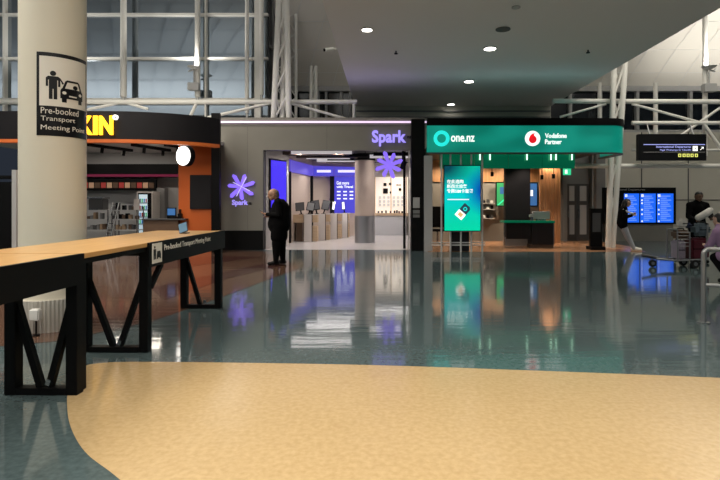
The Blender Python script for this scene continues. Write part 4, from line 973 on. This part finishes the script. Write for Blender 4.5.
# ================================================================== thick round column
CX, CY, CR = -4.05, 6.35, .355
t = thing('round_column', 'thick cream round column with a black pictogram sign and ribbed steel base', 'column', (CX, CY, 0))
obj(MB().tube((CX, CY, .32), (CX, CY, 13.1), CR, 72), 'shaft', 'column', t, smooth=True)
m = MB(); n = 120; vs = []
for z_ in (0, .37):
    for i in range(n):
        a_ = 2 * math.pi * i / n; r_ = CR + (.05 if i % 2 else .035); vs.append((CX + r_ * math.cos(a_), CY + r_ * math.sin(a_), z_))
m.add(vs, [(i, (i + 1) % n, n + (i + 1) % n, n + i) for i in range(n)] + [tuple(range(n - 1, -1, -1)), tuple(range(n, 2 * n))]); obj(m, 'ribbed_base', 'base_steel', t)
sg = thing('pictogram_sign', 'black framed meeting point sign with man and car pictogram wrapped on the cream column', 'sign', (CX, CY - CR, 2.28))
T0 = math.radians(5.5)
def wrap(u, v, d): a_ = T0 + u / CR; r_ = CR + d; return Vector((CX + r_ * math.sin(a_), CY - r_ * math.cos(a_), 2.28 + v))
SW, SH = .615, .965
def curved(u0, u1, v0, v1, d0, d1, name, mm, par, nseg=None):
    n_ = nseg or max(2, int((u1 - u0) / .02)); vs = []; 
    for d in (d0, d1):
        for i in range(n_ + 1):
            u_ = u0 + (u1 - u0) * i / n_; vs += [wrap(u_, v0, d), wrap(u_, v1, d)]
    k = 2 * (n_ + 1); fs = []
    for i in range(n_):
        a_ = 2 * i; fs += [(k + a_, k + a_ + 2, k + a_ + 3, k + a_ + 1), (a_, a_ + 1, a_ + 3, a_ + 2), (a_, a_ + 2, k + a_ + 2, k + a_), (a_ + 1, k + a_ + 1, k + a_ + 3, a_ + 3)]
    fs += [(0, k, k + 1, 1), (k - 2, k - 1, 2 * k - 1, 2 * k - 2)]
    return obj(MB().add(vs, fs), name, mm, par, smooth=True)
curved(0, SW, 0, SH, .001, .005, 'black_backing', 'sign_black', sg)
wp = curved(.03, SW - .03, .345, SH - .045, .0055, .008, 'white_panel', 'white_paint', sg)
def decal(polys, d, name, mm, par):
    """flat printed shapes bent round the column (cut into narrow strips so that they follow the curve)"""
    bm = bmesh.new()
    for pts in polys:
        bm.faces.new([bm.verts.new((p[0], p[1], 0)) for p in pts])
    bmesh.ops.triangulate(bm, faces=bm.faces)
    for k in range(1, 62):
        g = bm.verts[:] + bm.edges[:] + bm.faces[:]
        bmesh.ops.bisect_plane(bm, geom=g, plane_co=(k * .01, 0, 0), plane_no=(1, 0, 0))
    for v in bm.verts: v.co = wrap(v.co.x, v.co.y, d)
    me = bpy.data.meshes.new(name); bm.to_mesh(me); bm.free(); me.materials.append(M[mm])
    return link_mesh(me, name, par)
def circ(cx_, cz_, r_, n_=20): return [(cx_ + r_ * math.cos(2 * math.pi * i / n_), cz_ + r_ * math.sin(2 * math.pi * i / n_)) for i in range(n_)]
mt = lambda pts: [(u, .425 + (v - .40) * .74) for u, v in pts]
ct = lambda pts: [(u - .05, .40 + (v - .40) * .83) for u, v in pts]
decal([mt(p) for p in ([(.165 + .030 * math.cos(q * .314), .805 + .04 * math.sin(q * .314)) for q in range(20)], [(.105, .745), (.115, .76), (.215, .76), (.235, .735), (.235, .60), (.213, .60), (.213, .70), (.205, .70), (.205, .40), (.17, .40), (.17, .56), (.16, .56), (.16, .40), (.125, .40), (.125, .70), (.117, .70), (.117, .60), (.095, .60), (.095, .73)],
       [(.222, .745), (.235, .74), (.272, .66), (.255, .645)])], .0105, 'man_pictogram', 'sign_black', wp)
decal([ct(p) for p in ([(.285, .455), (.285, .565), (.30, .60), (.535, .60), (.555, .565), (.555, .455)], [(.30, .40), (.30, .455), (.35, .455), (.35, .40)], [(.49, .40), (.49, .455), (.54, .455), (.54, .40)],
       [(.305, .60), (.335, .70), (.355, .72), (.485, .72), (.505, .70), (.535, .60), (.508, .60), (.482, .692), (.358, .692), (.332, .60)], circ(.45, .63, .03))], .0105, 'car_pictogram', 'sign_black', wp)
decal([ct(p) for p in (circ(.325, .535, .022), circ(.515, .535, .022), [(.375, .485), (.375, .505), (.465, .505), (.465, .485)])], .0125, 'headlamp_marks', 'white_paint', wp)
for s_, z_, w_ in (('Pre-booked', .255, .40), ('Transport', .155, .355), ('Meeting Point', .052, .51)):
    link_mesh(text_mesh(s_, 'white_paint', lambda u, v, d, z_=z_: wrap(.045 + u, z_ + v, .0055 + d), w_, .072, .0, .003), 'lettering', sg)
# socket box beside base
xb, yb = PX(35.5, 5.85), 5.85
t = thing('socket_post', 'small white socket box on a thin post in front of the ribbed column base', 'socket', (xb, yb, 0))
obj(MB().box(xb - .055, xb + .055, yb - .035, yb + .035, PZ(320.5, yb), PZ(309, yb)), 'box', 'white', t, bevel=.012)
obj(MB().tube((xb, yb + .01, 0), (xb, yb + .01, PZ(320.5, yb)), .009, 8), 'post', 'black', t); obj(MB().tube((xb, yb + .01, 0), (xb, yb + .01, .015), .04, 14), 'foot', 'black', t)

# ================================================================== counter tables
XR, XL, HT = -2.36, -3.32, 1.10
def frame(y, par, x0=-2.95, x1=XR - .012, both=True, w_=.09, lowbeam=True):
    f_ = obj(MB().box(x0, x0 + w_, y, y + .09, 0, HT - .045).box(x1 - w_, x1, y, y + .09, 0, HT - .045).box(x0 + w_, x1 - w_, y, y + .09, 0, .055).box(x0 + w_, x1 - w_, y, y + .09, HT - .13, HT - .045), 'leg_frame', 'black', par, bevel=.004)
    xm = (x0 + x1) / 2
    br = MB().bar((x0 + .05, y + .045, .78), (xm - .02, y + .045, .05), .05, .05)
    if both: br.bar((x1 - .05, y + .045, .78), (xm + .05, y + .045, .06), .05, .05)
    obj(br, 'brace', 'black', f_)
    obj(MB().bar((xm + .045, y + .02, .075), (xm + .06, y + .02, .12), .035, .02), 'cable_clip', 'steel', f_)
t = thing('counter_table', 'near wooden topped counter with deep black side panel, cut off by the left edge', 'counter', ((XL + XR) / 2, 3, 0), 'bar height counters with oak tops')
obj(MB().box(XL, XR - .03, 1.6, 4.14, HT - .04, HT), 'top', 'oak_top', t, bevel=.004)
obj(MB().box(XR - .03, XR, 1.6, 4.14, .865, HT + .003), 'side_panel', 'black', t)
frame(4.06, t); frame(1.7, t)
t.rotation_euler.z = -.0235; t.location.x -= .053
t = thing('counter_table', 'far wooden topped counter with a meeting point sign on its black panel', 'counter', ((XL + XR) / 2, 6, 0), 'bar height counters with oak tops')
obj(MB().box(XL, XR - .012, 4.15, 7.46, HT - .04, HT), 'top', 'oak_top', t, bevel=.004)
obj(MB().box(XR - .1, XR - .02, 4.17, 5.19, HT - .085, HT - .042), 'apron', 'black', t)
sp_ = obj(MB().box(XR - .011, XR + .01, 5.2, 7.48, .855, HT + .003), 'side_panel', 'black', t)
frame(5.21, t, -3.07); frame(7.36, t, -2.95, both=False)
obj(MB().box(XR - .12, XR - .04, 4.17, 4.23, 0, HT - .042), 'end_post', 'black', t)
obj(MB().bar((XR - .03, 5.3, .64), (XR - .03, 5.54, .85), .05, .04), 'knee_brace', 'black', t)
XS = XR + .0115
def side(y0, z0): return lambda u, v, d: Vector((XS + d, y0 + u, z0 + v))
pl = obj(MB().box(XS, XS + .004, 5.255, 5.47, .885, 1.088), 'white_plate', 'white_paint', sp_)
m = MB()
def sidepoly(pts):
    n_ = len(pts); vs = [(XS + .0045, 5.243 + p[0] * .86, .885 + p[1] * .8) for p in pts] + [(XS + .007, 5.243 + p[0] * .86, .885 + p[1] * .8) for p in pts]
    m.add(vs, [tuple(range(n_)), tuple(range(2 * n_ - 1, n_ - 1, -1))] + [(i, n_ + i, n_ + (i + 1) % n_, (i + 1) % n_) for i in range(n_)])
sidepoly(circ(.07, .205, .016)); sidepoly([(.04, .05), (.04, .18), (.10, .18), (.10, .05), (.075, .05), (.075, .1), (.065, .1), (.065, .05)]); sidepoly([(.12, .05), (.12, .10), (.14, .15), (.21, .15), (.23, .10), (.23, .05), (.2, .05), (.2, .065), (.15, .065), (.15, .05)])
obj(m, 'pictogram', 'sign_black', pl)
link_mesh(text_mesh('Pre-booked Transport Meeting Point', 'white_paint', side(5.53, .978), 1.36, .08, .0, .003), 'lettering', sp_)
t.rotation_euler.z = -.0235; t.location.x += .017
# tablet on the far counter
xt, yt = -2.62, 6.75
t = thing('tablet_card', 'small tilted tablet with a blue screen standing on the far counter', 'tablet', (xt, yt, HT))
def tilt(m):
    R_ = Matrix.Rotation(-.35, 3, 'Y') @ Matrix.Rotation(-.5, 3, 'X'); m.v = [tuple(R_ @ Vector(p) + Vector((xt, yt, HT + .075))) for p in m.v]; return m
obj(tilt(MB().box(-.06, .06, -.006, .006, -.075, .075)), 'body', 'dark_grey', t, bevel=.004)
mk('tablet_blue', (.1, .2, .3), .2, emit=(.07, .12, .17), es=.5)
obj(tilt(MB().box(-.052, .052, -.009, -.0065, -.065, .065)), 'display', 'tablet_blue', t)
obj(MB().box(xt - .04, xt + .05, yt - .02, yt + .09, HT, HT + .012), 'stand_foot', 'dark_grey', t)

# ================================================================== people
def capsule_mesh(caps, voxel, smooth_it=6):
    m = MB()
    for (a_, ra, b_, rb_) in caps:
        a_ = Vector(a_); b_ = Vector(b_)
        m.ball(a_, ra, 14, 10)
        if (a_ - b_).length > 1e-4: m.tube(a_, b_, ra, 14, rb_); m.ball(b_, rb_, 14, 10)
    me = m.mesh('figure', 'skin')
    o = bpy.data.objects.new('figure', me); C.objects.link(o)
    r = o.modifiers.new('r', 'REMESH'); r.mode = 'VOXEL'; r.voxel_size = voxel
    s = o.modifiers.new('s', 'SMOOTH'); s.iterations = smooth_it; s.factor = .5
    bpy.context.view_layer.update()
    out = bpy.data.meshes.new_from_object(o.evaluated_get(bpy.context.evaluated_depsgraph_get()))
    bpy.data.objects.remove(o); bpy.data.meshes.remove(me)
    out.materials.clear(); out.polygons.foreach_set('use_smooth', [True] * len(out.polygons))
    return out


def hand_caps(wrist, d, thumb_side, curl=.35):
    """palm, four jointed fingers and a thumb; d = direction of the hand, thumb_side = towards the thumb"""
    w_ = Vector(wrist); d = Vector(d).normalized(); s = Vector(thumb_side); s = (s - d * s.dot(d)).normalized(); nrm = d.cross(s).normalized()
    c_ = [(w_, .026, w_ + d * .03, .028)]
    for k, L in enumerate((.070, .080, .074, .058)):
        o_ = (1.5 - k) * .021; base = w_ + d * .088 + s * o_
        c_.append((w_ + d * .02 + s * o_ * .6, .017, base, .0135))
        p = base; dd = d.copy()
        for j in range(3):
            dd = (dd + nrm * curl).normalized(); q = p + dd * L * (.45, .32, .23)[j]; c_.append((p, .0105 - j * .001, q, .0095 - j * .001)); p = q
    tb = w_ + d * .03 + s * .025; t1 = tb + (d * .7 + s * .6 + nrm * .3).normalized() * .04; t2 = t1 + (d * .9 + s * .15 + nrm * .4).normalized() * .032
    c_ += [(tb, .015, t1, .0125), (t1, .0125, t2, .0105)]
    return c_


def person(label, base, J, face, skin, hair, top, bottom, shoes, long_hair=False, bald=False, coat=0.0, girth=1.0, hs=1.0):
    """J = joints in metres relative to base (x, y on the floor)"""
    B = Vector((base[0], base[1], 0)); J = {k: Vector(v) + B for k, v in J.items()}
    t = thing('person', label, 'person', tuple(B))
    f = Vector(face).normalized(); up = (J['head'] - J['neck']).normalized(); up = (up * .5 + Vector((0, 0, 1)) * .8).normalized()
    f = (f - up * f.dot(up)).normalized(); sd = f.cross(up).normalized(); h = J['head']
    caps = [(h + up * .035 - f * .015, .092, h + up * .03 + f * .02, .082), (h - up * .045 + f * .035, .06, h - up * .075 + f * .055, .038), (h - up * .03 + f * .0, .075, h + up * .0 - f * .03, .085),
            (J['neck'], .058, h - up * .06 - f * .015, .055)]
    caps += [(h + f * .096 + up * .02, .012, h + f * .112 - up * .022, .017), (h + f * .088 - up * .062, .016, h + f * .09 - up * .055, .015), (h + f * .09 + up * .04 + sd * .03, .014, h + f * .09 + up * .04 - sd * .03, .014)]
    for s_ in (1, -1): caps.append((h + sd * s_ * .085 - f * .01 + up * .02, .016, h + sd * s_ * .084 - f * .012 - up * .022, .012))
    caps += [(J['neck'], .06, J['chest'], .12 * girth), (J['chest'], .13 * girth, J['pelvis'], .13 * girth)]
    for s_ in 'lr':
        caps += [(J['neck'] - up * .03, .05, J['sh' + s_], .055), (J['sh' + s_], .055, J['el' + s_], .042), (J['el' + s_], .04, J['wr' + s_], .028),
                 (J['pelvis'], .12 * girth, J['hip' + s_], .09 * girth), (J['hip' + s_], .088 * girth, J['kn' + s_], .06), (J['kn' + s_], .058, J['an' + s_], .04), (J['an' + s_], .04, J['toe' + s_], .03)]
        hd = J.get('hd' + s_, J['wr' + s_] + (J['wr' + s_] - J['el' + s_])) - J['wr' + s_]
        caps += hand_caps(J['wr' + s_], hd, f + Vector((0, 0, .4)), .38)
    if hs != 1:
        caps = [((h + (Vector(a_) - h) * hs, ra * hs, h + (Vector(b_) - h) * hs, rb * hs) if i < 9 and i != 3 else (a_, ra, b_, rb)) for i, (a_, ra, b_, rb) in enumerate(caps)]
    me = capsule_mesh(caps, .0075, 3); me.materials.append(M[skin]); link_mesh(me, 'body', t)
    # top
    c_ = [(J['neck'] - up * .02, .075, J['chest'], .158 * girth), (J['chest'], .16 * girth, J['pelvis'], .158 * girth + coat * .1)]
    for s_ in 'lr':
        c_ += [(J['neck'] - up * .03, .066, J['sh' + s_], .08), (J['sh' + s_], .08, J['el' + s_], .066), (J['el' + s_], .062, J['wr' + s_] + (J['el' + s_] - J['wr' + s_]) * .08, .045), (J['sh' + s_], .085, J['chest'], .14 * girth), (J['hip' + s_], .118 * girth, J['chest'], .14 * girth)]
        if coat: c_.append((J['hip' + s_], .125 * girth, J['hip' + s_].lerp(J['kn' + s_], coat), .115 * girth))
    if coat: c_.append((J['pelvis'], .16 * girth, (J['hipl'].lerp(J['knl'], coat) + J['hipr'].lerp(J['knr'], coat)) / 2, .13 * girth))
    me = capsule_mesh(c_, .012, 5); me.materials.append(M[top]); link_mesh(me, 'jacket', t)
    c_ = []
    for s_ in 'lr': c_ += [(J['pelvis'], .14 * girth, J['hip' + s_], .108 * girth), (J['hip' + s_], .106 * girth, J['kn' + s_], .08 * girth), (J['kn' + s_], .078 * girth, J['an' + s_] + Vector((0, 0, .0)), .062)]
    me = capsule_mesh(c_, .012, 5); me.materials.append(M[bottom]); link_mesh(me, 'trousers', t)
    for s_ in 'lr':
        a_, e_ = J['an' + s_], J['toe' + s_]; d_ = (e_ - a_); d_.z = 0; d_.normalize()
        lo = min(a_.z, e_.z)
        c_ = [(a_ - d_ * .04 + Vector((0, 0, -.03)), .05, e_ + d_ * .02 + Vector((0, 0, .005)), .042), (a_, .052, e_, .04)]
        me = capsule_mesh(c_, .01, 3); me.materials.append(M[shoes])
        for v in me.vertices: v.co.z = max(v.co.z, 0.002)
        link_mesh(me, 'shoe', t)
    # hair
    if bald:
        c_ = [(h - f * .045 + up * .02, .085, h - f * .055 - up * .03, .07)]
    else:
        c_ = [(h + up * .042 - f * .022, .095, h + up * .05 + f * .022, .075), (h - f * .045, .088, h - f * .05 - up * .05, .07)]
        if long_hair:
            for s_ in (1, -1): c_ += [(h + sd * s_ * .07 - f * .02 + up * .03, .045, h + sd * s_ * .085 - up * .2 - f * .01, .035)]
            c_ += [(h - f * .06, .08, h - f * .07 - up * .24, .06)]
    if hs != 1: c_ = [(h + (a_ - h) * hs, ra * hs, h + (b_ - h) * hs, rb * hs) for a_, ra, b_, rb in c_]
    me = capsule_mesh(c_, .009, 3); me.materials.append(M[hair]); link_mesh(me, 'hair', t)
    for s_ in (1, -1): link_mesh(MB().ball(h + f * .093 + up * .022 + sd * s_ * .031, .0085, 8, 6).mesh('eye', 'black_gloss'), 'eye', t)
    return t

# man with a phone, facing left
bx, by = PX(277, 12.5), 12.5
person('standing bald man in a long black coat looking down at his phone', (bx, by),
       dict(pelvis=(.05, 0, .98), chest=(.08, 0, 1.36), neck=(-.0, 0, 1.57), head=(-.09, -.01, 1.685), shl=(.06, -.20, 1.50), shr=(.09, .20, 1.50), ell=(.1, -.29, 1.2), elr=(.04, .28, 1.2), wrl=(-.22, -.17, 1.22), wrr=(-.2, .1, 1.16),
            hdl=(-.31, -.13, 1.245), hdr=(-.29, .06, 1.18), hipl=(.05, -.10, .94), hipr=(.07, .10, .94), knl=(.01, -.12, .5), knr=(.09, .11, .5), anl=(.0, -.12, .085), anr=(.12, .12, .085), toel=(-.14, -.14, .04), toer=(-.02, .12, .04)),
       (-.85, -.25, -.42), 'skin', 'hair_grey', 'cloth_black', 'cloth_black', 'black', bald=True, coat=.6, girth=1.36, hs=1.13)
p_ = Vector((bx - .33, by - .11, 1.285))
t = thing('phone', 'dark smartphone held in front by the man in the black coat', 'phone', tuple(p_))
R_ = Matrix.Rotation(.6, 3, 'Y')
m = MB().box(-.075, .075, -.036, .036, -.005, .005); m.v = [tuple(R_ @ Vector(p) + p_) for p in m.v]; obj(m, 'body', 'black_gloss', t, bevel=.003)
m = MB().box(-.07, .07, -.032, .032, .0052, .0065); m.v = [tuple(R_ @ Vector(p) + p_) for p in m.v]; obj(m, 'display', 'grey', t)

# woman leaning on the lattice column
bx, by = PX(622, 16.1), 16.1
person('woman in black jacket and grey blue jeans leaning on the lattice column', (bx, by),
       dict(pelvis=(.0, .0, .86), chest=(.02, -.02, 1.2), neck=(.05, -.03, 1.38), head=(.13, -.05, 1.48), shl=(.10, .14, 1.30), shr=(.0, -.19, 1.30), ell=(.12, .16, 1.03), elr=(-.02, -.24, 1.04), wrl=(.27, -.02, 1.10), wrr=(.22, -.2, 1.10),
            hdl=(.33, -.07, 1.14), hdr=(.31, -.16, 1.12), hipl=(.02, .08, .82), hipr=(.0, -.09, .82), knl=(.18, .08, .45), knr=(.15, -.1, .45), anl=(.40, .08, .085), anr=(.31, -.12, .085), toel=(.56, .02, .045), toer=(.46, -.2, .045)),
       (.75, -.5, -.35), 'skin_light', 'hair_black', 'cloth_black', 'denim', 'shoe_white', long_hair=True, coat=.12, girth=.92)
m = MB().box(.30, .37, -.16, -.02, 1.155, 1.168); m.v = [(p[0] + bx, p[1] + by, p[2]) for p in m.v]
single(m, 'phone', 'black_gloss', 'small phone in the hands of the woman by the lattice column', 'phone', bevel=.003)
m = MB()
t = thing('shoulder_bag', 'pale strap bag across the chest of the woman by the lattice column', 'bag', (bx, by - .2, 1.0))
obj(MB().path([(bx - .06, by - .215, 1.30), (bx + .03, by - .27, 1.22), (bx + .16, by - .27, 1.17), (bx + .24, by - .24, 1.15)], .028, 10), 'pale_strap', 'cream_cloth', t, smooth=True)

# man behind the trolley
bx, by = PX(697, 12.95), 12.95
person('man in a black jacket standing behind the loaded luggage trolley', (bx, by),
       dict(pelvis=(.0, .0, .97), chest=(-.01, -.02, 1.34), neck=(-.0, -.04, 1.53), head=(.01, -.07, 1.64), shl=(-.20, -.03, 1.43), shr=(.20, -.03, 1.43), ell=(-.27, -.1, 1.15), elr=(.28, -.1, 1.16), wrl=(-.22, -.34, 1.06), wrr=(.16, -.34, 1.10),
            hdl=(-.2, -.44, 1.04), hdr=(.1, -.43, 1.09), hipl=(-.1, .0, .93), hipr=(.1, .0, .93), knl=(-.11, -.03, .5), knr=(.11, -.02, .5), anl=(-.12, .0, .085), anr=(.12, .0, .085), toel=(-.15, -.16, .04), toer=(.15, -.16, .04)),
       (-.15, -1, -.15), 'skin_dark', 'hair_black', 'cloth_black', 'cloth_black', 'black', coat=.1)

# lilac person at the right edge
bx, by = PX(729, 9.6), 9.6
person('person in a lilac coat crouching towards the luggage at the right edge', (bx, by),
       dict(pelvis=(.12, .0, .62), chest=(-.10, .05, .88), neck=(-.10, .12, 1.06), head=(-.06, .2, 1.17), shl=(-.22, .0, .95), shr=(.1, .12, 1.0), ell=(-.28, .1, .72), elr=(.2, .25, .75), wrl=(-.2, .36, .66), wrr=(.05, .42, .72),
            hdl=(-.16, .46, .66), hdr=(-.02, .5, .73), hipl=(-.0, -.03, .56), hipr=(.19, .03, .56), knl=(-.12, .22, .46), knr=(.12, .26, .46), anl=(-.02, -.04, .085), anr=(.2, .0, .085), toel=(-.08, .10, .04), toer=(.18, .16, .04)),
       (-.35, 1, -.5), 'skin_light', 'hair_black', 'lilac', 'cloth_black', 'black', coat=.45, girth=1.1)

# ================================================================== trolley and luggage
YT = 12.1
TX = lambda q: PX(q, YT)
t = thing('luggage_trolley', 'silver airport luggage trolley loaded with bags, its nose wheel pointing left', 'trolley', (TX(680), YT, 0))
for s_ in (-.22, .22):
    obj(MB().path([(TX(655), YT + s_ * .3, .20), (TX(672), YT + s_, .17), (TX(700), YT + s_, .2), (TX(702), YT + s_, 1.0)], .02, 8), 'side_rail', 'dull_steel', t, smooth=True)
obj(MB().path([(TX(642), YT, .27), (TX(648), YT, .25), (TX(660), YT, .19), (TX(676), YT, .17)], .035, 8), 'nose_bar', 'dark_grey', t, smooth=True)
for q in (674, 681, 688, 695): obj(MB().box(TX(q), TX(q + 3), YT - .22, YT + .22, .165, .185), 'deck_slat', 'dull_steel', t)
for (q, s_, r_) in ((652.5, 0, .085), (689, -.24, .095), (689, .24, .095)):
    wl_ = obj(MB().tube((TX(q), YT + s_ - .025, r_), (TX(q), YT + s_ + .025, r_), r_, 20), 'wheel', 'rubber', t, smooth=True)
    obj(MB().tube((TX(q), YT + s_ - .032, r_), (TX(q), YT + s_ + .032, r_), r_ * .45, 14), 'hub', 'dull_steel', wl_); obj(MB().box(TX(q) - .015, TX(q) + .015, YT + s_ + .03, YT + s_ + .045, r_, .2), 'fork', 'dull_steel', wl_)
obj(MB().path([(TX(672.5), YT - .22, .18), (TX(672), YT - .22, .88), (TX(672), YT + .22, .88), (TX(672.5), YT + .22, .18)], .016, 8), 'front_hoop', 'dull_steel', t, smooth=True)
obj(MB().path([(TX(684), YT - .23, .18), (TX(684), YT - .23, .82)], .016, 8), 'side_post', 'dull_steel', t)
obj(MB().path([(TX(702), YT - .22, 1.0), (TX(704), YT, 1.03), (TX(702), YT + .22, 1.0)], .022, 8), 'handle', 'black', t, smooth=True)
m = MB()
for k in range(5): m.tube((TX(672.3), YT - .22, .5 + k * .08), (TX(684), YT - .23, .5 + k * .08), .006, 6)
obj(m, 'basket_wires', 'dull_steel', t)
def bag(name, q0, q1, y0, y1, z0, z1, mm, lab, cat, bev=.05, handle=True):
    t = thing(name, lab, cat, ((TX(q0) + TX(q1)) / 2, (y0 + y1) / 2, z0), 'luggage on the trolley')
    obj(MB().box(TX(q0), TX(q1), y0, y1, z0, z1), 'body', mm, t, bevel=bev, smooth=True)
    xm = (TX(q0) + TX(q1)) / 2; ym = (y0 + y1) / 2; w_ = min(.09, (TX(q1) - TX(q0)) * .3)
    if handle: obj(MB().path([(xm - w_, ym, z1 - .005), (xm - w_ * .8, ym, z1 + .03), (xm + w_ * .8, ym, z1 + .03), (xm + w_, ym, z1 - .005)], .011, 8), 'handle', 'black', t, smooth=True)
    obj(MB().box(TX(q0) + .03, TX(q1) - .03, y0 - .006, y0 - .0005, (z0 + z1) / 2 - .01, (z0 + z1) / 2 + .01), 'zip', 'black', t)
bag('suitcase', 687, 705, YT - .2, YT + .2, .19, .68, 'maroon', 'maroon suitcase lying on the trolley deck under the slate bag', 'suitcase', .05)
bag('holdall', 693, 707, YT - .2, YT + .18, .725, 1.02, 'slate', 'slate blue soft bag on top of the maroon suitcase', 'bag', .08)
bag('shopping_bag', 674, 682.5, YT - .15, YT + .15, .19, .62, 'plaid', 'pinkish patterned bag behind the wire front of the trolley', 'bag', .03)
bag('carton', 673.5, 687, YT - .16, YT + .16, .66, .86, 'brown', 'brown bundle sitting high at the front of the trolley', 'bundle', .05)
bag('pouch', 678.5, 686, YT - .12, YT + .12, .905, 1.12, 'cream_cloth', 'small cream bag topmost at the trolley front', 'bag', .05, False)
bag('backpack', 684.5, 690, YT - .13, YT + .1, .905, 1.03, 'navy', 'dark blue bag squeezed beside the white one on the trolley', 'bag', .04, False)
me = capsule_mesh([((TX(696), YT - .1, 1.15), .075, (TX(702), YT - .12, 1.23), .085), ((TX(702), YT - .12, 1.23), .085, (TX(708), YT - .08, 1.31), .075)], .012, 4); me.materials.append(M['cream_cloth'])
single(me, 'neck_pillow', 'cream_cloth', 'white stuffed neck pillow lying across the slate bag on the trolley', 'pillow')

# ================================================================== steel rail in the right foreground
Yr = 6.5; xr_ = PX(703.5, Yr); zt_ = PZ(250, Yr)
t = thing('steel_railing', 'brushed steel safety rail with round post at the right edge', 'railing', (xr_, Yr, 0))
obj(MB().tube((xr_, Yr, 0), (xr_, Yr, zt_ - .05), .03, 16), 'post', 'dull_steel', t, smooth=True)
obj(MB().tube((xr_, Yr, 0), (xr_, Yr, .012), .075, 20), 'floor_flange', 'steel', t, smooth=True)
arc = [(xr_, Yr, zt_ - .06)] + [(xr_ + .07 - .07 * math.cos(a_), Yr, zt_ - .06 + .07 * math.sin(a_)) for a_ in (.4, .8, 1.2, math.pi / 2)] + [(xr_ + 1.3, Yr - .35, zt_ - .02)]
obj(MB().path(arc, .03, 12), 'top_rail', 'dull_steel', t, smooth=True)
zm = PZ(285, Yr)
obj(MB().path([(xr_, Yr, zm), (xr_ + 1.3, Yr - .35, zm - .02)], .024, 12), 'lower_rail', 'dull_steel', t, smooth=True)
obj(MB().tube((xr_ + 1.3, Yr - .35, 0), (xr_ + 1.3, Yr - .35, zt_ - .02), .03, 16), 'post', 'steel', t, smooth=True)
